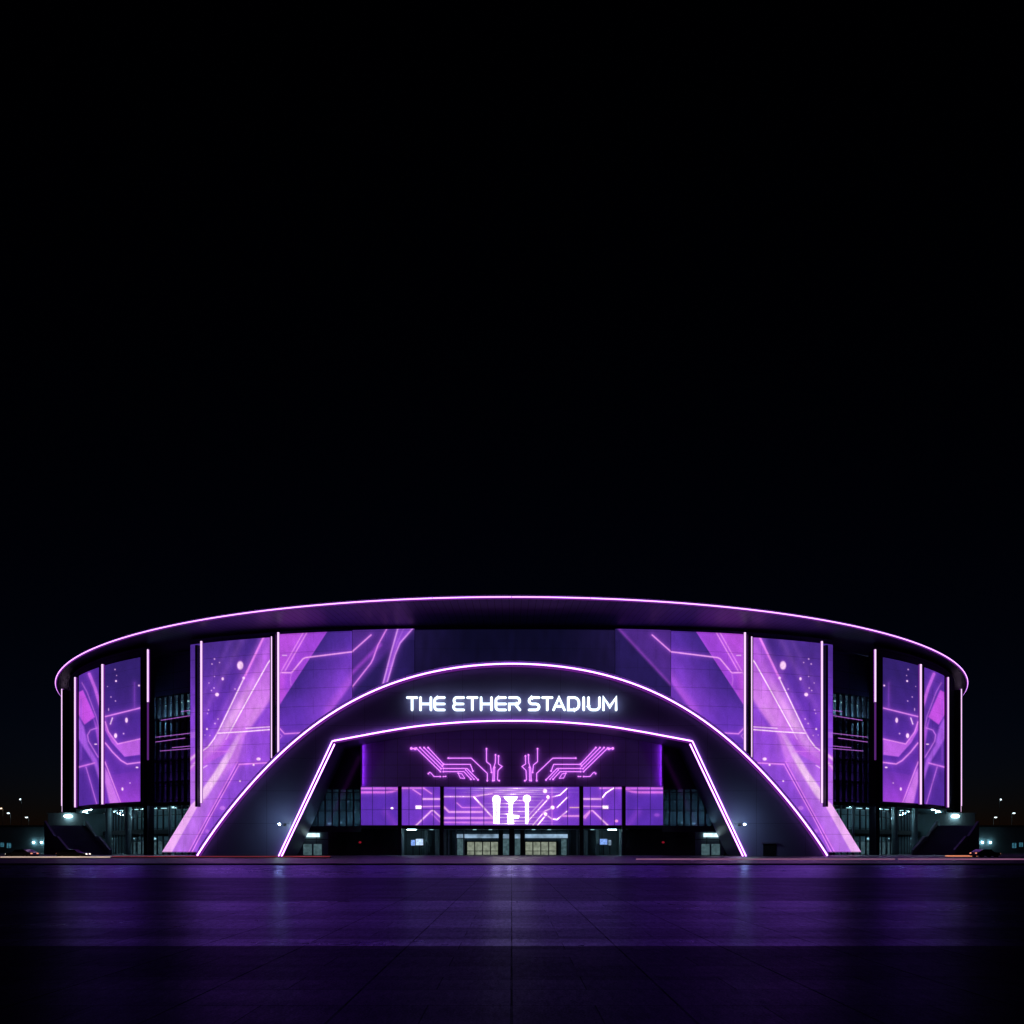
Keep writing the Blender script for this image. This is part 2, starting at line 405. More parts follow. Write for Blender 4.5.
    A.dot(222.5, 808, 3, 2.2, (190, 120, 235), .7); A.dot(207, 831, 2, 2, (190, 120, 235), .5)
    A.mottle(.07); return A
def art_inner(x, y):
    A = Art(x, y, (96, 50, 182))
    A.grad((142, 72, 216), np.clip((y - 640) / 70, 0, 1) * np.clip((x - 300) / 45, 0, 1))
    A.poly([(277, 628), (329, 630), (288, 692), (280, 705), (277, 706)], (178, 78, 224), .95, .7)
    A.poly([(306, 630), (329, 630), (288, 692), (284, 690), (286, 670)], (142, 62, 212), .75, 1.5)
    dx = x - (329 - (y - 629) * .651)
    A.grad((60, 37, 130), sstep(dx / .8 + .5) * np.clip(1.05 - dx / 40, 0, 1) * np.clip((722 - y) / 34, 0, 1))
    A.poly([(353, 672), (353, 690), (336, 712), (322, 726), (326, 708)], (178, 88, 232), .7, 2.5)
    A.poly([(353, 682), (353, 705), (335, 722), (331, 712)], (92, 48, 168), .85, 1.0)
    A.line([(303, 633), (279.2, 675)], 1.0, PINK); A.line([(306.6, 633), (285, 671)], 1.0, PINK)
    A.line([(282, 672.6), (291.5, 672.8), (303, 658.8), (305.5, 657.6), (353, 651.7)], 1.2, (238, 166, 246))
    A.line([(291.3, 674), (290.3, 679), (291, 685)], .9, LILAC, .6)
    A.line([(282.5, 655.4), (286.5, 655.4)], .9, WHT, .8)
    A.line([(277, 725.5), (284.6, 733.8), (306, 732.6)], 1.0, PINK); A.line([(277, 731), (282, 736), (277, 742)], .8, LILAC, .7)
    A.mottle(.05); return A
def art_banner(x, y, ribbon):
    A = Art(x, y, (72, 39, 132))
    if ribbon:
        A.poly([(414, 626), (394, 645), (352, 692), (352, 720), (420, 720), (420, 626)], (36, 26, 86), .95, 1.6)
        A.line([(380, 645), (352, 673)], 3.4, (152, 66, 208), .8, 1.6, halo=False)
        A.line([(387.2, 628), (378, 645), (373, 659), (371, 663), (351, 688.5)], 1.1, (224, 136, 242))
        A.poly([(398.3, 627), (391, 653), (382, 688), (386, 686), (395, 655), (400, 643), (414, 627)], (116, 64, 192), .95)
        A.line([(398.3, 627), (391, 653), (382, 688)], 1.3, (206, 148, 240)); A.line([(414, 627), (400, 643), (395, 655), (385.5, 688)], 1.3, (206, 140, 240))
        A.line([(404, 628), (397, 643), (390, 668)], .8, (170, 110, 230), .5)
    else:
        A.poly([(406.5, 626), (352, 684), (352, 720), (420, 720), (420, 626)], (34, 25, 82), .95, 1.2)
        A.line([(404, 629), (378, 657), (352, 685)], 2.2, (160, 72, 214), .7, 1.6, halo=False)
    A.line([(371, 635), (352.3, 651.6), (350, 652)], 1.2, (232, 150, 244))
    A.grad((22, 17, 56), np.clip((x - 402) / 12, 0, 1) * (.9 if not ribbon else .5) * (y > 640 + 0 * x))
    A.mottle(.06); return A
def art_entrance(x, y):
    A = Art(x, y, (106, 54, 194))
    A.grad((84, 44, 172), np.clip((400 - x) / 4, 0, 1) + np.clip((x - 624) / 4, 0, 1))
    mid = np.exp(-((x - 514) / 32) ** 2)
    A.grad((158, 96, 230), .85 * mid)
    for k, (yy, hw) in enumerate([(788.5, 56), (790.3, 44), (792.2, 50), (794.2, 40), (796.8, 30), (800.5, 24), (803.5, 22), (807, 34), (811.5, 26), (814, 20), (817.5, 40), (821, 30), (823.6, 44)]):
        a = np.clip(1.25 - np.abs(x - (514 + (k % 3 - 1) * 5)) / hw, 0, 1) * .95
        A.mixin(a * sstep((.85 - np.abs(y - yy)) / .6) * (.72 + .28 * np.sin(x * .21 + k * 2.3)), (236, 205, 252))
    for sx in (0, 1):                              # the outer panes
        q = (lambda pts: pts) if sx == 0 else (lambda pts: [(1024 - a, b) for a, b in pts])
        A.line(q([(360, 788.4), (400, 788.4)]), 1.9, (204, 108, 232)); A.line(q([(360, 792.3), (386, 792.3), (392, 791.6), (399, 789)]), 2.2, (206, 108, 232))
        A.line(q([(401, 788.2), (424, 788.2)]), 1.4, (220, 130, 240))
        A.line(q([(423, 799), (441, 799)]), 1.8, (232, 176, 248)); A.line(q([(421, 806.6), (441, 806.3)]), 1.1, (226, 160, 246))
        A.line(q([(415.5, 826), (431.5, 810.6), (433.5, 810.6), (441, 817.5)]), 1.5, (236, 180, 250))
        A.poly(q([(415.5, 805.4), (421.6, 805.4), (421.6, 809), (415.5, 809)]), WHT, .95)
        A.line(q([(386, 812), (396, 826)]), 6, (140, 66, 214), .5, 3, halo=False)
    A.dot(392, 808.2, 1.6, 1.1)
    A.line([(413, 789.5), (420.5, 794.5)], 1.1, PINK); A.line([(423.5, 788), (431.5, 793.6)], 1.1, PINK); A.line([(432, 814), (440, 822)], 1, LILAC, .7)
    A.line([(602, 798.2), (606, 793), (613.5, 788.2)], 1.3, WHT); A.dot(616.5, 821, 1.8, 1.5, (236, 150, 226)); A.line([(585, 818), (590.5, 811)], 1.6, PINK)
    A.dot(657, 815, 3, 1.8, (150, 80, 215), .6)
    A.line([(444, 796.6), (474, 796.6), (492, 793.6)], 1.2, (240, 190, 250)); A.line([(474, 797), (493, 818)], 1.7, (238, 200, 252))
    A.line([(457, 803), (462, 807.5), (480, 807.5)], .9, PINK); A.line([(444, 807), (449, 812), (482, 812)], 1.9, (228, 160, 246))
    A.line([(444, 818), (494, 818)], 2.0, (222, 146, 244)); A.line([(444, 822.4), (494, 822.4)], 1.5, (206, 120, 238))
    A.line([(529, 820), (549, 798)], 1.2, WHT); A.line([(533, 825), (545, 811), (552, 808)], 1.1, WHT); A.line([(537, 826), (546, 815)], 1.2, WHT); A.line([(528, 816), (543, 800)], .8, WHT, .7)
    A.line([(552, 797), (560, 795), (567.5, 788)], 1.0, WHT); A.line([(557, 807.6), (567.6, 797)], 1.0, WHT); A.line([(548, 816), (552, 819), (557, 819.6), (567.4, 811)], 1.2, WHT)
    A.line([(563, 816), (580, 816)], 1.6, (226, 150, 240)); A.line([(570, 807.5), (580, 807.5)], .8, (240, 200, 190)); A.line([(552, 787), (552, 826)], .7, PINK, .6)
    for d in [(552.5, 807.5, 2.2), (545.6, 814, 2.0), (545, 791, 2.4), (548, 797, 1.9)]: A.dot(*d)
    W = (253, 246, 255)
    A.dot(496.4, 799, 4.5, 4.3, W); A.poly([(492.9, 799), (500.2, 799), (499.3, 823.6), (493.6, 823.6)], W, 1, .4); A.line([(496.0, 804), (496.0, 819)], 1.5, (120, 60, 205), .95, halo=False)
    A.poly([(503.8, 796.6), (517.8, 796.6), (517, 798.8), (512.9, 802.6), (512.1, 814.8), (519.6, 815.4), (518.4, 818.4), (513, 819), (514.2, 823.8), (507.6, 823.8), (507.4, 815.4), (509, 814.4), (509, 802.6), (504.8, 798.9)], W, 1, .4)
    A.dot(526.9, 798.6, 4.3, 4.2, W); A.poly([(525.2, 799), (528.7, 799), (528.7, 820), (527.8, 823.8), (525.3, 823.8)], W, 1, .4)
    for mx_ in [372.5, 385.6, 409, 422.2, 433.6, 455.6, 470.6, 483.8, 567.6, 590.4, 602, 614.6, 637.6, 650.4]:
        A.mixin(.85 * sstep((.62 - np.abs(x - mx_)) / .5), (48, 28, 104))
    hb = (x < 444) | (x > 580)
    A.mixin(.8 * hb * sstep((.55 - np.abs(y - 809.6)) / .5), (52, 30, 110)); A.mixin(.7 * ((x < 400) | (x > 624)) * sstep((.5 - np.abs(y - 790.5)) / .5), (60, 32, 120))
    A.mixin(.5 * (x > 444) * (x < 492) * sstep((.5 - np.abs(y - 820.3)) / .5), (80, 40, 150))
    A.mottle(.06); return A
# ------------------------------------------------------------------ screens
def grid_mesh(name, V, C, nr, nc, o0):
    me = bpy.data.meshes.new(name)
    idx = np.arange(nr * nc).reshape(nr, nc)
    q = np.stack([idx[:-1, :-1], idx[1:, :-1], idx[1:, 1:], idx[:-1, 1:]], -1).reshape(-1, 4)
    me.vertices.add(nr * nc); me.vertices.foreach_set('co', (V - np.array(o0)).astype(np.float32).ravel())
    me.loops.add(q.size); me.loops.foreach_set('vertex_index', q.astype(np.int32).ravel())
    me.polygons.add(len(q)); me.polygons.foreach_set('loop_start', np.arange(0, q.size, 4, dtype=np.int32))
    try: me.polygons.foreach_set('loop_total', np.full(len(q), 4, np.int32))
    except Exception: pass
    a = me.color_attributes.new('Col', 'FLOAT_COLOR', 'POINT')
    a.data.foreach_set('color', np.c_[C, np.ones(len(C))].astype(np.float32).ravel())
    me.update(calc_edges=True); me.validate()
    me.materials.append(M['screen'])
    return me
def curved_screen(name, label, px0, px1, ztop, zbot, artf, side, off=.55, step=.42, xl=None, xr=None, gain=.5, seams=True, group='LED screens and crown wall glow on the curved facade'):
    """a screen following the wall; px columns are given for the left wing and mirrored for the right one"""
    cols = np.arange(px0 - 40, px1 + 12.01, .25)
    ok = []
    for c in cols:
        p = phi_of(c, off); w = wall(p, off); ok.append((c, p, w[0], w[1]))
    tab = np.array(ok)
    nz = int((ztop - zbot) / (step * .205)) + 1
    zz = np.linspace(ztop, zbot, nz)
    nc = int((px1 - px0) / step) + 1
    X = np.zeros((nz, nc)); PX = np.zeros((nz, nc))
    for i, z in enumerate(zz):
        a = xl(z) if xl else px0; b = xr(z) if xr else px1
        PX[i] = np.linspace(a, b, nc)
    PH = np.interp(PX, tab[:, 0], tab[:, 1]); XX = np.interp(PX, tab[:, 0], tab[:, 2]); YY = np.interp(PX, tab[:, 0], tab[:, 3])
    ZZ = np.repeat(zz[:, None], nc, 1)
    PY = HY - (ZZ - H) * F / YY
    A = artf(PX.ravel(), PY.ravel())
    if seams:
        fz = np.abs(((ZZ.ravel() - .9) / 3.62) % 1 - .5); A.c *= (1 - .27 * sstep((fz - .486) / .012))[:, None]
        arc = (XX.ravel() + 200); row = np.floor((ZZ.ravel() - .9) / 3.62 + .5)
        fx = np.abs((arc / 7.3 + .5 * (row % 2)) % 1 - .5); A.c *= (1 - .12 * sstep((fx - .491) / .006))[:, None]
    C = A.linear(gain)
    if side > 0: XX = -XX
    V = np.stack([XX.ravel(), YY.ravel(), ZZ.ravel()], -1)
    if side > 0:
        V = V.reshape(nz, nc, 3)[:, ::-1].reshape(-1, 3); C = C.reshape(nz, nc, 3)[:, ::-1].reshape(-1, 3)
    k = [0, nc - 1, (nz - 1) * nc, nz * nc - 1]
    base = V[k].mean(0); base[2] = zbot
    root = thing(name, label, 'led screen', tuple(base), group)
    me = grid_mesh('display_face', V, C, nz, nc, base)
    o = bpy.data.objects.new('display_face', me); COL.objects.link(o); o.parent = root
    # cabinet behind the face
    G = V.reshape(nz, nc, 3); rs = np.linspace(0, nz - 1, 26).astype(int); cs = np.linspace(0, nc - 1, 20).astype(int)
    G = G[rs][:, cs]; mb = MB(); nr_, nc_ = len(rs), len(cs)
    # outward direction in plan, from the wall centre
    def push(p, d):
        ph = abs(np.interp(-abs(p[0]), tab[:, 2], tab[:, 1])); nx, ny = normal(-ph)
        if p[0] > 0: nx = -nx
        return (p[0] - nx * d, p[1] - ny * d, p[2])
    fr = [[push(G[i, j], .03) for j in range(nc_)] for i in range(nr_)]; bk = [[push(G[i, j], .45) for j in range(nc_)] for i in range(nr_)]
    for i in range(nr_ - 1): mb.strip(bk[i], bk[i + 1]); mb.strip(fr[i], fr[i + 1])
    mb.strip(fr[0], bk[0]); mb.strip(fr[-1], bk[-1])
    mb.strip([r[0] for r in fr], [r[0] for r in bk]); mb.strip([r[-1] for r in fr], [r[-1] for r in bk])
    mb.build('cabinet', M['metal'], root)
    return root
ZT = 44.3
MA = 1024.6                                    # the arch stands a hand to the right of the facade's axis
OUT = [(197, 855.5), (198.2, 854), (205, 844), (212.7, 833), (220, 822.3), (227.5, 811.8), (236, 800.5), (245, 789.8), (272, 763.8), (274.4, 761.7), (285, 750.5), (299.3, 735.5), (328.6, 713.3), (357.9, 697.8), (387.2, 686.1), (416.5, 676.8), (445.8, 670.2), (475, 665.5), (504, 663.2), (512.3, 663)]
_a = np.array(OUT + [(MA - x, y) for x, y in OUT])
_t = np.arctan2(_a[:, 0] - MA / 2, 900 - _a[:, 1]); _r = np.hypot(_a[:, 0] - MA / 2, 900 - _a[:, 1])
_f = np.polyfit(np.r_[_t ** 2], _r, 4)
_tt = np.linspace(_t.min(), 0, 90)
OUTL = [(MA / 2 + np.polyval(_f, t * t) * math.sin(t), 900 - np.polyval(_f, t * t) * math.cos(t)) for t in _tt]
def arc_x(py): a = np.array(OUTL); return float(np.interp(-py, -a[:, 1], a[:, 0]))
def clip_arc(px1, y2, px0):
    def f(z):
        py = HY - (z - H) * F / y2
        return max(px0, min(px1, arc_x(py) + 7))
    return f
for side, word in ((-1, 'left'), (1, 'right')):
    off = .55
    ya = wall(phi_of(140, off), off)[1]
    curved_screen('led_screen_or_wall_glow', f'curved purple LED screen with ribbon art at the outer {word} end of the facade', 78.9, 140.3, zat(657.3, ya), zat(801.5, ya), art_outer, side)
    yb = wall(phi_of(230, off), off)[1]
    def xl(z):
        yy = wall(phi_of(190, off), off)[1]; py = HY - (z - H) * F / yy
        return 190.4 if py < 805.8 else 190.4 - (py - 805.8) * (28.8 / 46.9)
    def xr(z):
        y2 = wall(phi_of(262, off), off)[1]; py = HY - (z - H) * F / y2
        return min(271.0, arc_x(py) + 5)
    curved_screen('led_screen_or_wall_glow', f'tall purple LED screen with flared foot beside the {word} leg of the arch', 190.4, 271.0, zat(638.0, wall(phi_of(262, off), off)[1]), .8, art_main, side, xl=xl, xr=xr)
    yc = wall(phi_of(315, off), off)[1]
    curved_screen('led_screen_or_wall_glow', f'bright purple LED screen with stepped line above the {word} shoulder of the arch', 278.6, 352.1, zat(632.4, yc), zat(762, yc), art_inner, side, xr=clip_arc(352.1, yc, 279.2))
    yd = wall(phi_of(380, off), off)[1]
    curved_screen('led_screen_or_wall_glow', f'dim violet LED screen nearest the crown of the arch on the {word}', 352.5, 414.5 if side < 0 else 408, zat(629.3, yd), zat(705, yd),
                  (lambda x, y, s=side: art_banner(x, y, s < 0)), side, off=.50, xr=clip_arc(414.5 if side < 0 else 408, yd, 353))
def crown_wall_glow(x, y):  # navy glow put into the colour of the dim wall
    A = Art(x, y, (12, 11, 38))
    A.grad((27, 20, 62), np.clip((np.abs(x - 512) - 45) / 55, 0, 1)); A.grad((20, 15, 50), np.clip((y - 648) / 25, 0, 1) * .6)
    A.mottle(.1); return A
curved_screen('led_screen_or_wall_glow', 'dim navy wall with added glow over the crown of the arch', 415, 614.8, zat(629.3, wall(phi_of(500, .5), .5)[1]), zat(682, wall(phi_of(500, .5), .5)[1]), crown_wall_glow, -1, off=.50)  # stands in for plain wall, which is made to glow
# ------------------------------------------------------------------ the stadium
ST = thing('stadium', 'huge dark oval stadium with purple neon rim and a wide entrance arch', 'stadium', (0, 138, PZ))
# roof: flat overhanging disc, soffit, dome
RC, RR, RZ = 280.0, 145.2, 46.55
def rim(r, n=240): return [(r * math.sin(2 * math.pi * i / n), RC - r * math.cos(2 * math.pi * i / n)) for i in range(n + 1)]
mb = MB(); prof = [(RR, RZ + .55), (RR, RZ - .15), (RR - .5, RZ - .25), (RR - 6, RZ - .65), (RR - 14.2, 44.9), (RR - 26, 44.9)]
for (r0, z0), (r1, z1) in zip(prof[:-1], prof[1:]):
    mb.strip([(x, y, z0) for x, y in rim(r0)], [(x, y, z1) for x, y in rim(r1)])
SOF = mb.build('canopy_soffit', M['soffit'], ST)
mb = MB(); prof = [(RR, RZ + .55), (RR - 20, RZ + 2.5), (RR - 80, RZ + 4.5), (.5, RZ + 5)]
for (r0, z0), (r1, z1) in zip(prof[:-1], prof[1:]):
    mb.strip([(x, y, z0) for x, y in rim(r0)], [(x, y, z1) for x, y in rim(r1)])
mb.build('roof', M['roof'], ST, True)
def ring_segments(r, z, rad, gap, n, material, name):
    mb = MB(); pts = rim(r, n * 8)
    for k in range(n):
        seg = [(x, y, z) for x, y in pts[k * 8:k * 8 + 9]]
        a, b = Vector(seg[0]), Vector(seg[-1])
        seg[0] = tuple(a + (Vector(seg[1]) - a) * gap); seg[-1] = tuple(b + (Vector(seg[-2]) - b) * gap)
        mb.tube(seg, rad, 8, up=(0, 0, 1))
    return mb.build(name, material, ST)
ring_segments(RR + .14, RZ + .12, .115, .03, 64, M['neon'], 'rim_light')
mb = MB(); mb.tube([(x, y, RZ - .02) for x, y in rim(RR - .05, 240)[:-1]], .18, 8, True, up=(0, 0, 1)); mb.build('rim_glow_strip', M['neonglow'], ST)  # purple bloom of the rim, built as a glowing ring
# outer wall
def wall_strip(mbx, p0, p1, off, z0, z1, n=40):
    if p0 > p1: p0, p1 = p1, p0
    ph = [p0 + (p1 - p0) * i / n for i in range(n + 1)]
    a = [(*wall(p, off), z0) for p in ph]; b = [(*wall(p, off), z1) for p in ph]
    mbx.strip(a, b)
pG0, pG1 = phi_of(150), phi_of(191)          # recessed glass bay between the screens
pE = phi_of(60)
def phx(x):
    lo, hi = 0, R(80)
    for _ in range(40):
        m = (lo + hi) / 2
        if wall(m)[0] < x: lo = m
        else: hi = m
    return lo
p46 = phx(47)
mb = MB()
wall_strip(mb, -p46, p46, 0, 27, 45.2, 60)
for s in (-1, 1):
    wall_strip(mb, s * p46, s * abs(pG1), 0, .1, 45.2, 40)
    wall_strip(mb, s * abs(pG0), s * R(100), 0, 11.4, 45.2, 60)
    wall_strip(mb, s * R(100), s * R(180), 0, 0, 45.2, 40)
    for pg in (abs(pG0), abs(pG1)):
        a = wall(s * pg, 0); b = wall(s * abs(phi_of(152.5 if pg == abs(pG0) else 196, -11)), -11)
        z0 = 11.4 if pg == abs(pG0) else .1
        mb.strip([(*a, z0), (*b, z0)], [(*a, 45.2), (*b, 45.2)])
mb.build('outer_wall', M['facade'], ST)
# recessed bay: glass, floors, glowing lines for glass reflections
for s in (-1, 1):
    G0 = lambda o: s * abs(phi_of(152.5, o))
    G1 = lambda o: s * abs(phi_of(198, o))
    g0, g1 = G0(-6.5), G1(-6.5)
    mb = MB(); wall_strip(mb, g0, g1, -6.5, 11.4, 36, 12); wbay = mb.build('bay_window', M['darkglass'], ST)
    fm = MB()
    for i in range(9):
        p = g0 + (g1 - g0) * i / 8
        a = wall(p, -6.35); t = normal(p); tx, ty = -t[1] * .28, t[0] * .28
        fm.prism([(a[0] - tx, a[1] - ty), (a[0] + tx, a[1] + ty), (a[0] + tx - t[0] * .5, a[1] + ty - t[1] * .5), (a[0] - tx - t[0] * .5, a[1] - ty - t[1] * .5)], 11.4, 36)
    fm.build('mullion', M['metal'], wbay)
    mb = MB(); wall_strip(mb, g0, g1, -6.4, 36, 45.2, 12); mb.build('bay_header', M['facade'], ST)
    mb = MB(); wall_strip(mb, G0(-11), G1(-11), -11, 11.4, 36.5, 12); mb.build('bay_back_wall', M['inner'], ST)
    mb = MB()
    for z in (11.9, 16.8, 21.6, 26.4, 31.2, 36.2):
        ph = [g0 + (g1 - g0) * i / 12 for i in range(13)]
        o_ = [(*wall(p, -6.7), z) for p in ph]; i_ = [(*wall(p, -10.9), z) for p in ph]
        mb.strip(o_, i_); mb.strip([(x, y, z - .5) for x, y, z in o_], o_); mb.strip([(x, y, z - .5) for x, y, z in o_], [(x, y, z - .5) for x, y, z in i_])
    mb.build('bay_floor', M['darkinner'], ST)
    yb = wall(g0 * .5 + g1 * .5, -8.5)[1]
    for i in range(5):
        p = g0 + (g1 - g0) * (i * 2 + 2.2) / 13; a = wall(p, -8.2); b = wall(p + (g1 - g0) * .07, -8.2)
        z = 34.2 + .12 * i
        lm = MB(); lm.tube([(*a, z), (*b, z)], .13, 6); lm.build('bay_ceiling_light', M['baylight'], ST)
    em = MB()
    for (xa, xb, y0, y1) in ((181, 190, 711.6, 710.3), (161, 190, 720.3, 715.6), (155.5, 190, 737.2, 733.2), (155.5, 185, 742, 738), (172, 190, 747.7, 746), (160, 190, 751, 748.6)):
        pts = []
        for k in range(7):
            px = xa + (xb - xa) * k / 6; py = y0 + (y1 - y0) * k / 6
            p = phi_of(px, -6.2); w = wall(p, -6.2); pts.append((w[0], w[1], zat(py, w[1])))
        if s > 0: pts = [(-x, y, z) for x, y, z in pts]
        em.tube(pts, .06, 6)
    em.build('bay_reflection_line', M['bayline'], ST)  # glass reflections built as thin glowing tubes
    for z, mk in ((12.0, 'addedpurple'), (16.9, 'addedpurple'), (21.7, 'addedpurple'), (31.3, 'addedwash')):  # added lamps, hidden on the floors, to brighten the bay
        ph = [G0(-9) + (G1(-9) - G0(-9)) * i / 8 for i in range(9)]
        m2 = MB(); m2.tube([(*wall(p, -9), z + .08) for p in ph], .07, 6); m2.build('added_floor_washer', M[mk], ST)
# ground floor under the screens: slab, columns, glass, interior
pA, pB = abs(phi_of(192)), R(86)
for s in (-1, 1):
    mb = MB(); ph = [s * (pA + (pB - pA) * i / 50) for i in range(51)]
    mb.strip([(*wall(p, 0), 11.4) for p in ph], [(*wall(p, -16), 11.4) for p in ph])
    mb.build('ground_floor_ceiling', M['inner'], ST)
    mb = MB(); wall_strip(mb, s * pA, s * pB, -15.5, PZ, 11.4, 40); mb.build('ground_floor_back_wall', M['inner'], ST)
    mb = MB(); ph2 = [s * (pA + (pB - pA) * i / 50) for i in range(51)]
    for z0, z1, o0, o1 in ((4.9, 5.9, -7.2, -15),):
        a = [(*wall(p, o0), z0) for p in ph2]; b = [(*wall(p, o0), z1) for p in ph2]; c = [(*wall(p, o1), z0) for p in ph2]; d = [(*wall(p, o1), z1) for p in ph2]
        mb.strip(a, b); mb.strip(a, c); mb.strip(b, d)
    mb.build('mezzanine_floor', M['darkinner'], ST)
    gl = MB(); wall_strip(gl, s * pA, s * pB, -8, PZ, 11.4, 40); gw = gl.build('ground_floor_glazing', M['glass'], ST)
    fm = MB(); k = 0; p = pA
    while p < pB - .01:
        a = wall(s * p, -7.9); t = normal(s * p); tx, ty = -t[1] * .12, t[0] * .12
        fm.prism([(a[0] - tx, a[1] - ty), (a[0] + tx, a[1] + ty), (a[0] + tx - t[0] * .3, a[1] + ty - t[1] * .3), (a[0] - tx - t[0] * .3, a[1] - ty - t[1] * .3)], PZ, 11.3)
        q = wall(s * p); q2 = wall(s * (p + .01)); p += .01 * 2.4 / max(.05, math.hypot(q[0] - q2[0], q[1] - q2[1]))
    fm.build('mullion', M['metal'], gw)
    for px in (80, 108.5, 128.5, 170):
        pc = s * abs(phi_of(px, -1.6)); c = wall(pc, -1.6)
        m2 = MB(); m2.cyl(c, .62 if px != 170 else .3, PZ, 11.4); m2.build('column', M['column'], ST, True)
    for px, w_ in ((88, .35), (115.5, .5), (121.5, .28), (136.5, .55), (142, .4), (155.5, .4), (164, .8), (174, .7)):
        pc = s * abs(phi_of(px, -5)); c = wall(pc, -5); t = normal(pc)
        m2 = MB(); tx, ty = -t[1] * w_, t[0] * w_
        m2.prism([(c[0] - tx - t[0] * .2, c[1] - ty - t[1] * .2), (c[0] + tx - t[0] * .2, c[1] + ty - t[1] * .2), (c[0] + tx + t[0] * .2, c[1] + ty + t[1] * .2), (c[0] - tx + t[0] * .2, c[1] - ty + t[1] * .2)], 10.42, 10.56)
        m2.build('ceiling_light', M['downlight'], ST)
    for px, py, r_ in ((112, 838.5, .55), (113, 844, .4), (134, 838.6, .35), (137, 838.6, .4), (142, 838.8, .3), (154.5, 838.7, .75), (121.5, 819.5, .35), (144, 819, .35), (95, 838.8, .3)):
        pc = phi_of(px, -9.5); c = wall(pc, -9.5)
        m2 = MB(); r_ *= .62; m2.ball((c[0] if s < 0 else -c[0], c[1], zat(py, c[1])), r_, r_ * .6, r_ * .55); m2.build('ceiling_light', M['downlight'], ST, True)
    for i in range(12):  # added lamps, kept out of sight, to light the ground floor
        pc = s * (pA + (pB - pA) * (i + .5) / 15); c = wall(pc, -11.8)
        c3 = wall(pc, -3.6); m2 = MB(); m2.box(c3[0] - .4, c3[0] + .4, c3[1] - .2, c3[1] + .2, 11.28, 11.37); m2.build('added_ceiling_washer', M['addedwash'], ST)
        for z in (11.3, 4.85):
            m2 = MB(); m2.box(c[0] - .4, c[0] + .4, c[1] - .15, c[1] + .15, z - .08, z); m2.build('added_ceiling_washer', M['addedwash'], ST)
    m2 = MB(); wall_strip(m2, s * pA, s * pB, -.4, 10.75, 11.41, 40); m2.build('added_fascia_beam', M['metal'], ST)  # added to keep the front row of lamps out of view
    m2 = MB(); wall_strip(m2, s * pA, s * pB, -8.25, 10.5, 11.4, 40); wall_strip(m2, s * pA, s * pB, -8.3, 4.3, 4.91, 40); m2.build('added_edge_beam', M['metal'], ST)  # added to cover the hidden lamps behind the glazing
    for px, w_ in ((136, 2.6), (158, 1.4), (117, 1.0)):
        pc = phi_of(px, -12); c = wall(pc, -12); x = c[0] if s < 0 else -c[0]
        m2 = MB(); 
        for q in (-.5, .5): m2.box(x + q * w_ - w_ * .42, x + q * w_ + w_ * .42, c[1], c[1] + .1, PZ, 3.2)
        m2.build('glass_door', M['sidepane'], ST)
# vertical fins with light tubes
def fin(s, d0, d1, lights, py0, py1, prot=1.5, top_only=False):
    """dark blade between sight lines d0..d1, tubes at lights = [(px, py_top, py_bottom, material key, radius)]"""
    pc = phi_of((d0 + d1) / 2, .6); c = wall(pc, 0); n = normal(pc); t = (-n[1], n[0])
    cy = wall(pc, prot)[1]
    sgn = -1 if s < 0 else 1
    k = 1 if s < 0 else -1
    hw = abs(d1 - d0) / F * cy / 2 / max(.35, abs(t[0] * math.cos(0)))
    hw = min(hw, 1.0); hs = max(hw, .6)
    q = [(c[0] + t[0] * hw * a + n[0] * b, c[1] + t[1] * hw * a + n[1] * b) for a, b in ((-1, -.2), (1, -.2), (1, prot), (-1, prot))]
    zt, zb = zat(py0, cy), zat(py1, cy)
    zt = min(zt, 44.7)
    m2 = MB(); m2.prism([(k * x, y) for x, y in q], max(zb - .25, PZ), zt); f = m2.build('fin', M['metal'], ST)
    for (px, a, b, mk, r_) in lights:
        # stand the tube on the blade's outer edge, on sight line px
        best = None
        for i in range(81):
            u = (-2.6 + 5.2 * i / 80) * hs / hw
            x = c[0] + t[0] * hw * u + n[0] * (prot + .05); y = c[1] + t[1] * hw * u + n[1] * (prot + .05)
            e = abs(CX + F * x / y - px)
            if best is None or e < best[0]: best = (e, x, y)
        x, y = k * best[1], best[2]
        m2 = MB(); m2.tube([(x, y, zat(b, y)), (x, y, min(zat(a, y), 44.75))], r_, 8); tb = m2.build('light_tube', M[mk], f)
        if mk != 'neondim':
            m2 = MB(); dd = (n[0] * k * r_ * .8, n[1] * r_ * .8); m2.tube([(x - dd[0], y - dd[1], zat(b, y) - .03), (x - dd[0], y - dd[1], min(zat(a, y), 44.75) + .02)], r_ * 1.12, 8); m2.build('tube_glow_strip', M['neonglow'], f)  # glow beside the tube, built as a wider emissive strip
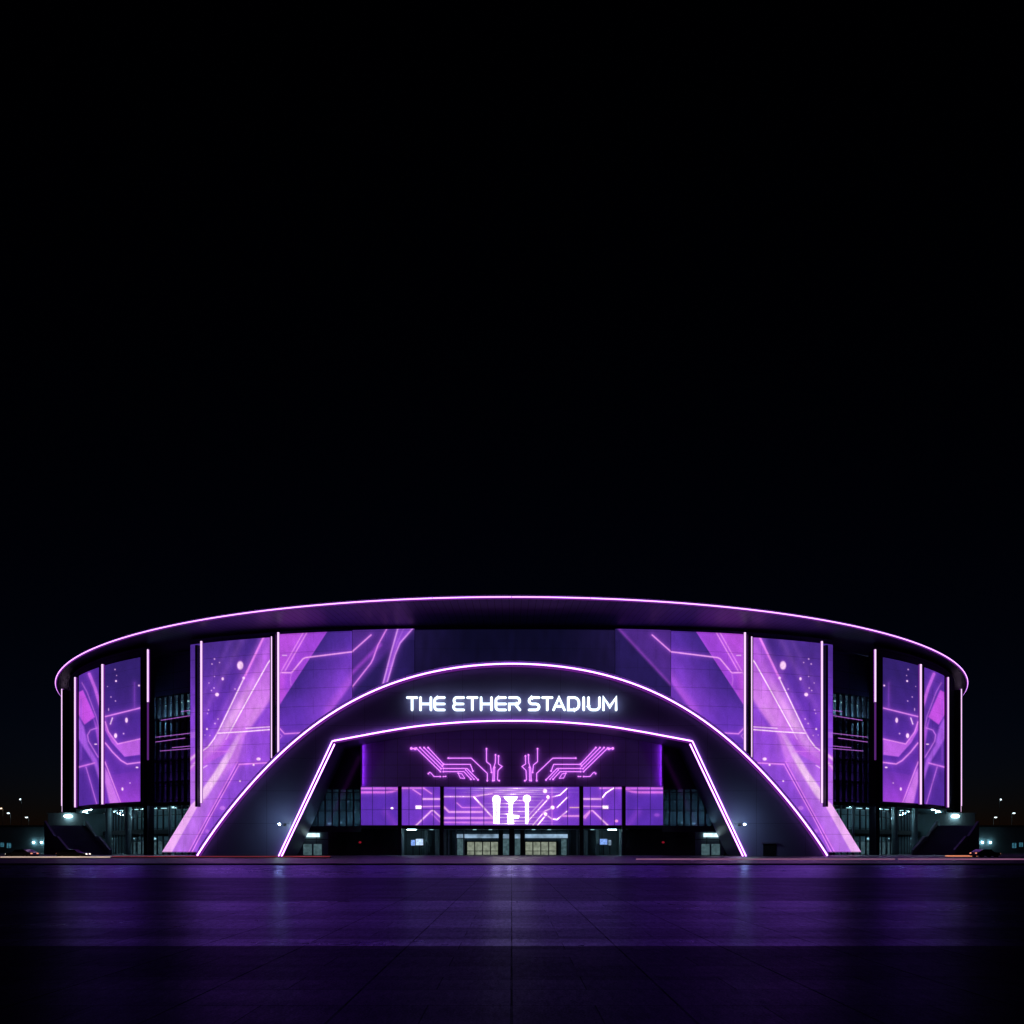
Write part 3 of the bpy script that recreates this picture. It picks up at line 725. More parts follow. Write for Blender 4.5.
for s in (-1, 1):
    fin(s, 272.0, 277.6, [(271.5, 636.5, 758, 'neonfin', .11), (278.2, 632.5, 757, 'neonfin', .20)], 634, 759)
    fin(s, 198.0, 200.6, [(201.2, 641.3, 803, 'neonfin', .21)], 645, 805.5)
    fin(s, 146.6, 151.5, [(148, 649.5, 702, 'neonfin', .20), (148, 703, 760, 'neondim', .20)], 650, 857)
    fin(s, 102.6, 104.6, [(103.8, 664.4, 804.3, 'neonfin', .25)], 666, 804.6)
    fin(s, 76.8, 79.0, [(77.7, 677.3, 807.3, 'neonfin', .22)], 678, 807.6)
    fin(s, 64, 66, [(64.9, 689, 806, 'neonfin', .20)], 690, 811)
    # last tube stands just off the end of the wall
    x, y = P(62.6, 700, 212)[:2]; x *= (1 if s < 0 else -1)
    m2 = MB(); m2.tube([(x, y, zat(812, y)), (x, y, zat(696, y))], .18, 8); f_ = m2.build('light_tube', M['neonfin'], ST)
    m2 = MB(); m2.box(x - .3 if s > 0 else x - .3, x + .3, y + .25, y + 6, zat(813, y), zat(695, y)); m2.build('fin', M['metal'], ST)
# ------------------------------------------------------------------ the arch
YP, YB = 138.0, 152.0
mir = lambda L: L + [(MA - x, y) for x, y in L[::-1][1:]]
outer = mir(OUTL)
INL = [(280, 855.5), (332.6, 741.0)]
INA = spline([(332.6, 741.0), (361, 735.7), (386.7, 731), (419.5, 725.9), (460, 722.3), (490, 721), (512.3, 720.8)], 8)
def offset_path(pts, d):
    a = np.array(pts, float); t = np.gradient(a, axis=0); t /= np.hypot(t[:, 0], t[:, 1])[:, None]
    return [tuple(q) for q in a + np.stack([t[:, 1], -t[:, 0]], -1) * d]
outer_edge = offset_path(outer, 3.0)
outer_edge[0] = (outer_edge[0][0], 857.2); outer_edge[-1] = (outer_edge[-1][0], 857.2)
inL = [(279.3, 857.2), (332.6, 741.0)]
# strip of matched points: legs and lintel
nl, na = 14, 60
oL = resample(outer_edge, 161)
xs = np.array(oL)
kk = int(np.argmin(np.hypot(xs[:81, 0] - 290, xs[:81, 1] - 745)))
oa = resample(oL[:kk + 1], nl); ob = resample(oL[kk:161 - kk], na); oc = resample(oL[160 - kk:], nl)
ia = resample(inL, nl); ib = resample(mir(INA), na); ic = [(MA - x, y) for x, y in ia[::-1]]
OO = oa + ob[1:] + oc[1:]; II = ia + ib[1:] + ic[1:]
w3 = lambda L, Y: [P(x, y, YP)[0::2] for x, y in L]
W_o = [(P(x, y, YP)[0], max(PZ, P(x, y, YP)[2])) for x, y in OO]; W_i = [(P(x, y, YP)[0], max(PZ, P(x, y, YP)[2])) for x, y in II]
mb = MB()
mb.strip([(x, YP, z) for x, z in W_o], [(x, YP, z) for x, z in W_i])
AR = mb.build('arch_face', M['portal'], ST)
mb = MB(); mb.strip([(x, YP, z) for x, z in W_o], [(x, YB + 14, z) for x, z in W_o]); mb.build('arch_top', M['reveal'], AR)
mb = MB(); mb.strip([(x, YP, z) for x, z in W_i], [(x, YB - 2.5, z) for x, z in W_i]); mb.build('arch_soffit', M['reveal'], AR)
def neon_path(pts, Y, r, name, material, parent, split=0):
    m2 = MB(); pts = [P(x, y, Y) for x, y in pts]
    m2.tube(pts, r, 8); return m2.build(name, material, parent)
neon_path(outer, YP - .18, .118, 'neon_tube', M['neonarch'], AR)
m2 = MB(); e0 = [P(x, y, YP) for x, y in offset_path(outer, .2)]; e1 = [P(x, y, YP) for x, y in offset_path(outer, -3.4)]
m2.strip([(x, YP - .05, z) for x, _, z in e0], [(x, YP - .05, z) for x, _, z in e1])
m2.strip([(x, YP - .05, z) for x, _, z in e1], [(x, YP, z) for x, _, z in e1]); m2.build('neon_glow_strip', M['neonglow'], AR)  # purple band imitates the tube's glow and its reflection
neon_path(mir(INA), YP - .34, .112, 'neon_tube', M['neonarch'], AR)
m2 = MB(); m2.tube([P(x, y + .9, YP + .10) for x, y in mir(INA)], .34, 8); m2.build('neon_glow_strip', M['neonglow'], AR)
for s in (0, 1):
    q = (lambda L: L) if s == 0 else (lambda L: [(MA - x, y) for x, y in L])
    neon_path(q([(278.6, 856.2), (332.3, 741.0)]), YP - .14, .095, 'neon_tube', M['neonarch'], AR)
    neon_path(q([(281.6, 856.2), (334.6, 744.0)]), YP - .10, .105, 'neon_tube', M['neonarch'], AR)
    m2 = MB(); m2.tube([P(x, y, YP + .1) for x, y in q([(280.2, 856.4), (333.6, 743.0)])], .48, 8, flat=.3); m2.build('neon_glow_strip', M['neonglow'], AR)  # glow along the legs, built as a flat emissive strip
# service door in the right leg
m2 = MB(); a = P(763, 843.6, YP); b = P(776, 857, YP); m2.box(a[0], b[0], YP - .10, YP + .02, PZ, a[2]); dr = m2.build('service_door', M['metal'], ST)
m2 = MB(); m2.box(a[0] - .3, b[0] + .3, YP - .5, YP - .004, a[2], a[2] + .25); m2.build('door_hood', M['reveal'], dr)
m2 = MB(); m2.box(b[0] - .5, b[0] - .35, YP - .2, YP - .10, 1.1, 1.3); m2.build('handle', M['rim'], dr)
# ------------------------------------------------------------------ entrance recess under the arch
YE = 148.0
X = lambda px, Y=YE: (px - CX) / F * Y
Z = lambda py, Y=YE: zat(py, Y)
mb = MB(); mb.box(X(361), X(663), YE, YE + 2.2, Z(786.6), Z(722)); PW = mb.build('upper_panel_wall', M['panelwall'], ST)
for px, d in ((361.0, 1), (663.0, -1)):
    x = X(px) + d * .10
    m2 = MB(); m2.tube([(x + d * .12, YE - .42, Z(786)), (x + d * .12, YE - .42, Z(742))], .05, 6); wz = m2.build('added_wall_washer', M['addedviolet'], ST)  # added strip that makes the violet glow at the wall edges
    m2 = MB(); m2.box(x - .07, x + .07, YE - .5, YE - .003, Z(786.4), Z(741)); m2.box(x + d * .07 - .001, x + d * .28, YE - .56, YE - .502, Z(786.4), Z(741)); m2.build('added_shield', M['panelwall'], wz)  # added lip that hides the strip from the front
mb = MB(); mb.box(X(361), X(663), YE + .12, YE + 6, Z(828.5), Z(825.2)); mb.build('entrance_fascia', M['metal'], ST)
# side glass walls of the recess
for s in (-1, 1):
    q = lambda px: X(px, YE + 1.5) if s < 0 else -X(px, YE + 1.5)
    x0, x1 = sorted((q(297), q(361)))
    Y2 = YE + 1.5
    m2 = MB(); m2.box(x0, x1, Y2, Y2 + .06, Z(826, Y2), Z(789, Y2)); sg = m2.build('side_window', M['darkglass'], ST)
    m2 = MB(); sp_ = [(q(322), Z(789, Y2) + .002), (q(361.3), Z(789, Y2) + .002), (q(361.3), Z(736, Y2)), (q(345), Z(744, Y2)), (q(338), Z(753, Y2))]
    m2.slab_xz(sp_, Y2 - .004, Y2 + .4); m2.build('side_upper_glass', mat('black_glass', (.012, .011, .02), .12, 0, .1, .3, seam=(3.2, 3.2, .08, 'xz'), spec=.8), ST)
    fm = MB()
    for i in range(9):
        xx = q(304 + i * 7.1); fm.box(xx - .15, xx + .15, Y2 - .15, Y2 - .003, Z(826, Y2), Z(789, Y2))
    for py in (792.5, 800, 811): fm.box(x0, x1, Y2 - .10, Y2 - .004, Z(py, Y2) - .07, Z(py, Y2) + .07)
    fm.build('mullion', M['metal'], sg)
    m2 = MB(); m2.box(x0, x1, Y2 + .062, Y2 + .5, Z(832, Y2), Z(826, Y2) - .002); m2.build('side_fascia', M['darkinner'], ST)
    m2 = MB(); m2.box(x0, x1, Y2 + 8, Y2 + 8.2, PZ, Z(789, Y2)); m2.build('side_back_wall', M['inner'], ST)
    m2 = MB(); m2.box(x0, x1, Y2 + .07, Y2 + 8, Z(826, Y2) - .35, Z(826, Y2) - .05); m2.build('side_upper_floor', M['darkinner'], ST)
    m2 = MB(); m2.box(x0, x1, Y2 + .5, Y2 + 8, Z(789, Y2) - .1, Z(789, Y2)); m2.build('side_ceiling', M['darkinner'], ST)
    zf = Z(826, Y2) - .05
    m2 = MB(); m2.box(x0 + 2.5, x1 - .5, Y2 + 4, Y2 + 4.3, zf + .002, zf + .05); m2.build('added_floor_washer', M['addedwash'], ST)  # added lamp, hidden on the floor, to brighten the side room
    for (px, py, r_) in ((347.6, 801.8, .22), (329.5, 823.6, .42), (333, 824.2, .2), (340.5, 822.6, .42), (354.5, 812, .25), (312, 818, .2)):
        m2 = MB(); m2.ball(((px - CX) / F * (Y2 + 5) * (1 if s < 0 else -1), Y2 + 5, zat(py, Y2 + 5)), r_, r_, r_ * .5); m2.build('ceiling_light', M['downlight'], ST, True)
    # dark ground floor wall and lit side entrance
    m2 = MB(); a0, a1 = sorted((q(327.5), q(398.5))); m2.box(a0, a1, Y2 + .6, Y2 + 1, PZ, Z(826, Y2) - .4); m2.build('dark_shopfront', mat('dark_shopfront_glass', (.01, .012, .018), .18, 0, .2, .4, seam=(3.4, 9, .12, 'xz'), spec=.6), ST)
    b0, b1 = sorted((q(298), q(327.3)))
    m2 = MB(); m2.box(b0, b1, Y2 + .55, Y2 + 1, PZ, Z(832, Y2)); so = m2.build('side_entrance', M['inner'], ST)
    c0, c1 = sorted((q(303), q(319))); m2 = MB(); m2.box(c0, c1, Y2 + .25, Y2 + .546, Z(837, Y2), Z(833.2, Y2)); m2.build('light_box', M['lightbox'], so)
    for e in ((302.6, 311), (313, 321)):
        c0, c1 = sorted((q(e[0]), q(e[1]))); m2 = MB(); m2.box(c0, c1, Y2 + .50, Y2 + .547, PZ + .1, Z(844, Y2)); m2.build('side_door', M['sidepane'], so)
    m2 = MB(); m2.ball((q(359.6), Y2 + .4, Z(842.3, Y2)), .28, .15, .2); m2.build('exit_light', M['neonred'], ST, True)
# ground level of the entrance: ceiling, back wall, doors
Y3 = 154.0
q3 = lambda px: X(px, Y3)
mb = MB(); mb.box(X(396), X(628), YE + .3, Y3 + .1, Z(828.5) - .12, Z(828.5) - .004); mb.build('entrance_ceiling', M['inner'], ST)
mb = MB(); mb.box(q3(396), q3(628), Y3 + .5, Y3 + 1, PZ, 6.2); mb.build('entrance_back_wall', mat('entrance_teal_wall', (.09, .13, .15), .5, 0, .35, .5, seam=(3.1, 7, .12, 'xz')), ST)
mb = MB(); mb.box(X(361), X(663), 145.5, Y3 + .5, PZ - .02, PZ + .06); mb.build('entrance_step', M['column'], ST)
for (a, b) in ((456, 498.5), (525.2, 567.8)):
    m2 = MB(); m2.box(q3(a), q3(b), Y3 + .1, Y3 + .48, Z(838, Y3), Z(834.2, Y3)); m2.build('transom_light', M['transom'], ST)
for (a, b) in ((503, 509), (515, 520.2)):
    m2 = MB(); m2.box(q3(a), q3(b), Y3 + .1, Y3 + .48, Z(838.4, Y3), Z(834.2, Y3)); m2.build('transom_light', M['transom'], ST)
    m2 = MB(); m2.box(q3(a), q3(b), Y3 + .2, Y3 + .48, PZ + .06, Z(839, Y3)); m2.build('glass_panel', M['sidepane'], ST)
for (a, b) in ((466.8, 498.4), (525, 556.6)):
    m2 = MB(); m2.box(q3(a) - .35, q3(b) + .35, Y3 + .15, Y3 + .49, PZ + .06, Z(841.2, Y3)); df = m2.build('door_frame', M['metal'], ST)
    w = (q3(b) - q3(a)) / 4
    for k in range(4):
        x0 = q3(a) + k * w + .11; x1 = x0 + w - .22
        m2 = MB(); m2.box(x0, x1, Y3 + .04, Y3 + .148, PZ + .12, Z(842, Y3)); lf = m2.build('door_leaf', M['doorpane'], ST)
        m2 = MB(); m2.box(x0 - .02, x1 + .02, Y3 + .0, Y3 + .038, .98, 1.10); m2.build('push_bar', M['metal'], lf)
for (a, b) in ((457.3, 463.2), (561.5, 566.5)):
    m2 = MB(); m2.box(q3(a), q3(b), Y3 + .2, Y3 + .49, PZ + .06, Z(839, Y3)); m2.build('glass_panel', M['sidepane'], ST)
for px, w_ in ((402.9, .38), (445.2, .36), (448.6, .28), (577.2, .28), (581, .2), (620.4, .42), (456, .3), (463.8, .25), (568.4, .25), (426, .6), (597.3, .6), (437, .8), (586, .7), (372.5, .3), (381, .22), (389, .5), (634, .3), (642, .22), (649.5, .3)):
    Yq = 150.2 if w_ < .5 else 152.2
    m2 = MB(); m2.box((px - CX) / F * Yq - w_ / 2, (px - CX) / F * Yq + w_ / 2, Yq, Yq + w_, PZ + .06, Z(828.5) - .13); m2.build('steel_post', M['column'], ST)
for px in (399.8, 442.0, 581.2, 623.7):
    m2 = MB(); m2.box(X(px, 147.2) - .36, X(px, 147.2) + .36, 146.9, 147.7, PZ, Z(786.8)); m2.build('entrance_column', M['metal'], ST)
for px in (511.6, 500.6, 522.6):
    big = px == 511.6
    m2 = MB(); m2.box(X(px) - (.48 if big else .42), X(px) + (.48 if big else .42), 147.0 if big else 152.6, 147.8 if big else 153.3, PZ, Z(828.6) - .13); m2.build('entrance_column', M['metal'], ST)
for (a, b) in ((406.5, 415.5), (608.5, 617)):
    m2 = MB(); m2.box(X(a), X(b), YE + .5, YE + 1.1, Z(828.5) - .28, Z(828.5) - .13); m2.build('ceiling_light', M['cool'], ST)
for px in (430, 474, 490, 512, 534, 550, 594):
    m2 = MB(); m2.box(X(px) - .35, X(px) + .35, YE + 2.6, YE + 3.0, Z(828.5) - .20, Z(828.5) - .13); m2.build('ceiling_light', M['downlight'], ST)
# ------------------------------------------------------------------ video panels above the entrance
for (a, b, lab) in ((361, 398.2, 'purple video panel with plain panes at the far left above the entrance'), (401.8, 440, 'purple video panel with zigzag line second from the left above the entrance'),
                    (444.2, 579.0, 'widest video panel with three white glyphs above the main doors'), (583.4, 622, 'purple video panel with zigzag line second from the right above the entrance'),
                    (625.6, 663, 'purple video panel with plain panes at the far right above the entrance')):
    st = .4; nc = int((b - a) / st) + 1; nz = int(38.4 / st) + 1
    px = np.linspace(a, b, nc); py = np.linspace(786.9, 825.2, nz)
    PX, PY = np.meshgrid(px, py)
    A = art_entrance(PX.ravel(), PY.ravel()); C = A.linear(7.0)
    Yv = YE + .05
    V = np.stack([(PX.ravel() - CX) / F * Yv, np.full(PX.size, Yv), H + (HY - PY.ravel()) / F * Yv], -1)
    base = ((V[:, 0].min() + V[:, 0].max()) / 2, Yv, V[:, 2].min())
    rt = thing('video_panel', lab, 'video screen', base, 'video panels above the entrance')
    o = bpy.data.objects.new('display_face', grid_mesh('display_face', V, C, nz, nc, base)); COL.objects.link(o); o.parent = rt
    m2 = MB(); m2.box(V[:, 0].min(), V[:, 0].max(), Yv + .02, Yv + .6, V[:, 2].min(), V[:, 2].max() - .02); m2.build('cabinet', M['metal'], rt)
# ------------------------------------------------------------------ neon circuit art over the entrance
YN = YE - .28
circ = [([(140, 155), (345, 355)], 1), ([(170, 150), (350, 330)], 1), ([(205, 150), (362, 308)], 1), ([(240, 150), (372, 292)], 1),
        ([(370, 355), (545, 355), (605, 420)], 1), ([(370, 328), (572, 328), (665, 425)], 1), ([(560, 340), (632, 420)], .8), ([(370, 293), (600, 293), (622, 350)], 1),
        ([(412, 240), (608, 240), (745, 370), (745, 432)], 1), ([(242, 372), (252, 360), (264, 366), (290, 397), (345, 397)], .9), ([(370, 397), (390, 396)], .8),
        ([(495, 368), (515, 410), (552, 412), (528, 374), (495, 368)], .8), ([(738, 160), (738, 270), (772, 298), (780, 362)], 1),
        ([(815, 213), (813, 280), (796, 330), (792, 432)], 1), ([(841, 222), (840, 290), (871, 311), (836, 345), (832, 425), (846, 432)], 1), ([(808, 318), (804, 430)], .9), ([(96, 157), (130, 160)], 1.5)]
for s, word in ((-1, 'left'), (1, 'right')):
    mb = MB(); pins = MB()
    for pts, k in circ:
        w = []
        for zx, zy in pts:
            px, py = 400 + zx / 8.533, 730 + zy / 8.533
            if s > 0: px = 1024 - px
            w.append(P(px, py, YN))
        mb.tube(w, .075 * k, 6)
        for p in (w[0], w[-1]): mb.ball(p, .17 * k, .15 * k, .17 * k, 8, 6); pins.box(p[0] - .05, p[0] + .05, YN, YE, p[2] - .05, p[2] + .05)
    base = P(457 if s < 0 else 567, 781, YN)
    rt = thing('neon_artwork', f'pink neon circuit line artwork on the {word} half of the wall above the video panels', 'neon art', base, 'neon circuit artworks over the entrance')
    mb.build('neon_tube', M['neonart'], rt); pins.build('bracket', M['metal'], rt)
# ------------------------------------------------------------------ the sign
YS = YP - 1.05
SG = thing('lit_sign', 'white glowing letters THE ETHER STADIUM across the crown of the arch', 'sign', P(512, 712, YS))
def arcpts(cx, cy, rx, ry, a0, a1, n=6): return [(cx + rx * math.cos(R(a0 + (a1 - a0) * i / n)), cy - ry * math.sin(R(a0 + (a1 - a0) * i / n))) for i in range(n + 1)]
def glyph(ch, x0, x1):
    t, b = 697.6, 709.9; m = (t + b) / 2 + .2; hw = 1.3; l, r = x0 + hw, x1 - hw; c = (l + r) / 2
    if ch == 'T': return [[(l, t), (r, t)], [(c, t), (c, b)]]
    if ch == 'H': return [[(l, t), (l, b)], [(r, t), (r, b)], [(l, m), (r, m)]]
    if ch == 'E': return [[(r, t), (l + 3, t)] + arcpts(l + 3, t + 3, 3, 3, 90, 180) + arcpts(l + 3, b - 3, 3, 3, 180, 270) + [(r, b)], [(l, m), (r, m)]]
    if ch == 'e': return [[(r, t), (l + 3.4, t)] + arcpts(l + 3, t + 2.9, 2.6, 2.9, 90, 215) + [(l + 2.0, m)] + arcpts(l + 3, b - 3.1, 3, 3.1, 140, 270) + [(r, b)], [(l + 2.2, m), (r - .6, m)]]
    if ch == 'R': return [[(l, b), (l, m), (r - 3.4, m)] + arcpts(r - 3.4, (t + m) / 2, 3.2, (m - t) / 2, -90, 90) + [(l, t)], [(c + .6, m), (r, b)]]
    if ch == 'S': return [[(r, t)] + [(l + 3.2, t)] + arcpts(l + 3.2, (t + m) / 2, 3.2, (m - t) / 2, 90, 270) + arcpts(r - 3.2, (b + m) / 2, 3.2, (b - m) / 2, 90, -90) + [(l, b)]]
    if ch == 'A': return [[(l, b), (c, t), (r, b)], [(l + 3.2, b - 3.6), (r - 3.4, b - 3.6)]]
    if ch == 'D': return [[(l, t), (l, b), (r - 5, b)] + arcpts(r - 5, b - 5, 5, 5, -90, 0) + arcpts(r - 5, t + 5, 5, 5, 0, 90) + [(l, t)]]
    if ch == 'I': return [[(c, t), (c, b)]]
    if ch == 'U': return [[(l, t), (l, b - 4)] + arcpts(l + 4, b - 4, 4, 4, 180, 270) + arcpts(r - 4, b - 4, 4, 4, 270, 360) + [(r, t)]]
    if ch == 'M': return [[(l, b), (l, t), (c, b - 3), (r, t), (r, b)]]
for ch, a, b in (('T', 406.0, 418.2), ('H', 419.2, 432.2), ('E', 433.4, 445.6), ('e', 452.3, 465), ('T', 466.2, 478.4), ('H', 479.8, 492.8), ('E', 494.6, 506.8), ('R', 508, 521.2),
                 ('S', 527.8, 540.4), ('T', 541.2, 553.4), ('A', 552.2, 565.8), ('D', 567, 580.2), ('I', 582.2, 585.2), ('U', 587.2, 600.8), ('M', 602.2, 617.4)):
    mb = MB(); st = MB()
    for path in glyph(ch, a, b):
        w = [P(x, y, YS) for x, y in path]
        mb.tube(w, .225, 8, flat=.7)
        for p in (w[0], w[-1]): mb.ball(p, .215, .15, .215, 10, 6)
        st.box(w[0][0] - .05, w[0][0] + .05, YS, YP, w[0][2] - .05, w[0][2] + .05)
    lt = mb.build('letter', M['letter'], SG, True); st.build('standoff', M['metal'], lt)
# ------------------------------------------------------------------ lamps on the building
def lamp_on_wall(label, px, py, Y, r_, material, group=None, bracket=True, flat=.7, arm=.45):
    c = P(px, py, Y - arm)
    rt = thing('wall_lamp', label, 'lamp', (c[0], c[1], c[2] - r_), group)
    m2 = MB(); m2.ball(c, r_, r_ * .8, r_ * flat); m2.build('lamp_globe', material, rt, True)
    m2 = MB(); m2.box(c[0] - .08, c[0] + .08, c[1], Y, c[2] - .06, c[2] + .06); m2.box(c[0] - .25, c[0] + .25, Y - .06, Y - .002, c[2] - .25, c[2] + .25); m2.build('bracket', M['metal'], rt)
    return rt
lamp_on_wall('round cool white wall lamp on the left leg of the arch', 281.5 - 2, 824.2, YP, .18, M['coolbig'], arm=3.2)
lamp_on_wall('round cool white wall lamp on the right leg of the arch', 742.5 + 2, 824.2, YP, .18, M['coolbig'], arm=3.2)
# ------------------------------------------------------------------ info displays in the entrance
for (a, b, y0, y1, mk, lab) in ((411, 415, 840, 845.5, 'kiosk2', 'narrow pale display panel left of the bright one by the entrance doors'), (415.8, 423, 838.9, 845.2, 'kiosk', 'bright white display panel in the left entrance bay'),
                                (600, 607.3, 838.9, 844.6, 'kiosk2', 'blue display panel in the right entrance bay'), (608.4, 611.2, 840, 845.2, 'transom', 'narrow pale display panel beside the blue one in the right bay')):
    Yk = 150.8
    rt = thing('info_display', lab, 'display', ((a + b) / 2 / F * Yk - CX / F * Yk, Yk, PZ + .06), 'info displays in the entrance')
    x0, x1 = (a - CX) / F * Yk, (b - CX) / F * Yk
    m2 = MB(); m2.box(x0, x1, Yk, Yk + .06, zat(y1, Yk), zat(y0, Yk)); m2.build('display_face', M[mk], rt)
    m2 = MB(); m2.box(x0 - .05, x1 + .05, Yk + .062, Yk + .25, zat(y1, Yk) - .05, zat(y0, Yk) + .05); m2.build('housing', M['metal'], rt)
    xm = (x0 + x1) / 2; m2 = MB(); m2.box(xm - .12, xm + .12, Yk + .08, Yk + .24, PZ + .06, zat(y1, Yk) - .05); m2.box(xm - .4, xm + .4, Yk - .1, Yk + .4, PZ + .061, PZ + .11); m2.build('stand', M['metal'], rt)
# ------------------------------------------------------------------ staircases, side terraces, low halls
for s, word in ((-1, 'left'), (1, 'right')):
    k = 1 if s < 0 else -1
    rt = thing('outdoor_staircase', f'dark broad outdoor staircase climbing away beside the {word} end of the stadium', 'staircase', (k * -90, 160, PZ), 'outdoor staircases')
    T = lambda t, u: (-94 + 8.3 * u - 17.5 * t + 1.0 * u * t, 160 + 20 * t)      # t along, u across
    n = 40; mb = MB(); zt = 6.9
    for i in range(n):
        t0, t1 = i / n, (i + 1) / n
        if .44 < t0 < .56: zz = PZ + zt * .45
        else: zz = PZ + zt * (t1 if t0 < .5 else t1)
        a, b, c, d = T(t0, 0), T(t0, 1), T(t1, 1), T(t1, 0)
        mb.prism([(k * x, y) for x, y in (a, b, c, d)][::k], PZ - .05, zz)
    mb.build('steps', M['darkconcrete'], rt)
    for u0, u1 in ((-.06, 0.0), (1.0, 1.06)):
        m2 = MB(); rows0 = []; rows1 = []
        for t in (0, .44, .56, 1.0):
            zz = PZ + 1.1 + zt * (t if t < .45 else (.45 if t < .57 else t))
            a, b = T(t, u0), T(t, u1)
            rows0.append([(k * a[0], a[1], PZ - .04), (k * a[0], a[1], zz)]); rows1.append([(k * b[0], b[1], PZ - .04), (k * b[0], b[1], zz)])
        for i in range(3):
            for Rw in (rows0, rows1): m2.strip([Rw[i][0], Rw[i + 1][0]], [Rw[i][1], Rw[i + 1][1]])
            m2.strip([rows0[i][1], rows0[i + 1][1]], [rows1[i][1], rows1[i + 1][1]])
        for e in (0, 3): m2.strip([rows0[e][0], rows0[e][1]], [rows1[e][0], rows1[e][1]])
        m2.build('parapet', M['darkconcrete'], rt)
    # raised terrace wall at the head of the stairs
    Yt = 186.0
    xa, xb = sorted((k * (48 - CX) / F * Yt, k * (83.5 - CX) / F * Yt))
    m2 = MB(); m2.box(xa, xb, Yt, Yt + 22, PZ, zat(814, Yt)); tw = m2.build('terrace_wall', M['concrete'], None, at=((xa + xb) / 2, Yt, PZ))
    tag(tw, f'grey terrace block lit by one lamp behind the {word} staircase', 'wall', 'terrace blocks behind the staircases')
    m2 = MB(); m2.box(xa - .15, xb + .15, Yt - .15, Yt + 22.1, zat(814, Yt) + .002, zat(814, Yt) + .3); m2.build('coping', M['concrete'], tw)
    lamp_on_wall(f'wide bright lamp on the terrace block behind the {word} staircase', 68 if s < 0 else 955.5, 816.2, Yt, .95, emit('terrace_lamp', (.60, .92, 1.0), 12.0), 'terrace lamps', flat=.42)
    # low dark hall beyond
    Yh = 232.0
    xa, xb = sorted((k * (-70 - CX) / F * Yh, k * (64 - CX) / F * Yh))
    rt = thing('low_hall', f'long low dark teal hall behind the street on the {word} edge', 'building', ((xa + xb) / 2, Yh, PZ), 'low halls either side of the stadium')
    m2 = MB(); m2.box(xa, xb, Yh, Yh + 30, PZ, zat(827, Yh)); m2.build('wall', M['concrete'], rt)
    m2 = MB(); m2.box(xa - .4, xb + .4, Yh - .4, Yh + 30.4, zat(827, Yh) + .002, zat(827, Yh) + .5); m2.build('roof', M['roof'], rt)
    for a, b, y0, y1 in ((.5, 4, 842.6, 846.8), (7, 11, 843, 848)):
        c0, c1 = sorted((k * (a - CX) / F * Yh, k * (b - CX) / F * Yh)); m2 = MB(); m2.box(c0, c1, Yh - .06, Yh - .003, zat(y1, Yh), zat(y0, Yh)); w = m2.build('window', M['hallpane'], rt)
        m2 = MB(); m2.box((c0 + c1) / 2 - .06, (c0 + c1) / 2 + .06, Yh - .12, Yh - .062, zat(y1, Yh), zat(y0, Yh)); m2.build('frame', M['metal'], w)
    for px, which in ((33.6, 'outer'), (41.4, 'inner')):
        lamp_on_wall(f'{which} one of two cool wall lamps on the low hall at the {word} edge', px if s < 0 else 1024 - px, 842.4, Yh, .30, emit('hall_lamp', (.42, .86, 1.0), 34.0), 'wall lamps on the low halls')
# ------------------------------------------------------------------ street lamps
def make_lamp(label, hgt, lens):
    rt = thing('street_lamp', label, 'street lamp', (0, 0, 0), 'street lamps beyond the low halls')
    m2 = MB(); m2.cyl((0, 0), .14, 0, hgt - .2, .08, 10); m2.cyl((0, 0), .22, 0, .9, .16, 10); m2.build('pole', M['column'], rt, True)
    m2 = MB(); m2.tube([(0, 0, hgt - .25), (0, -.5, hgt + .1), (0, -1.0, hgt + .15)], .07, 6, up=(1, 0, 0)); m2.build('arm', M['column'], rt)
    m2 = MB(); m2.box(-.32, .32, -1.75, -.85, hgt + .12, hgt + .30); hd = m2.build('lamp_head', M['metal'], rt)
    m2 = MB(); m2.ball((0, -1.3, hgt + .02), .5, .4, .22); m2.build('lens', lens, hd, True)
    return rt
proto = make_lamp('white street lamp', 12.0, M['white']); pw = make_lamp('warm street lamp', 12.0, M['warm'])
lamps = [(9, 813.2, 262, 0, 'bright white street lamp at the left edge above the hall windows'), (27.2, 817.4, 262, 0, 'lower white street lamp nearer the stadium above the left hall'),
         (20.2, 799.2, 330, 1.0, 'faint tall street lamp highest on the left'), (1.6, 808.4, 300, 2, 'warm orange street lamp cut by the left edge'),
         (995, 817.4, 262, 0, 'lower white street lamp nearer the stadium above the right hall'), (1013.2, 813.2, 262, 0, 'bright white street lamp at the right edge'),
         (1000.8, 799.4, 330, 1.0, 'faint tall street lamp highest on the right')]
first = {0: True, 2: True}
for px, py, Y, kind, lab in lamps:
    if kind == 2: o = pw
    elif first[0]: o = proto; first[0] = False
    else: o = copy_tree(proto)
    c = P(px, py, Y); o.location = (c[0], c[1] + 1.3, c[2] - 12.02 * (1 if kind != 1 else .55)); o['label'] = lab
    sc = (c[2] - PZ) / 12.02; o.location = (c[0], c[1] + 1.3 * .6, PZ); o.scale = (.62 if kind == 1.0 else .9, .62 if kind == 1.0 else .9, sc)
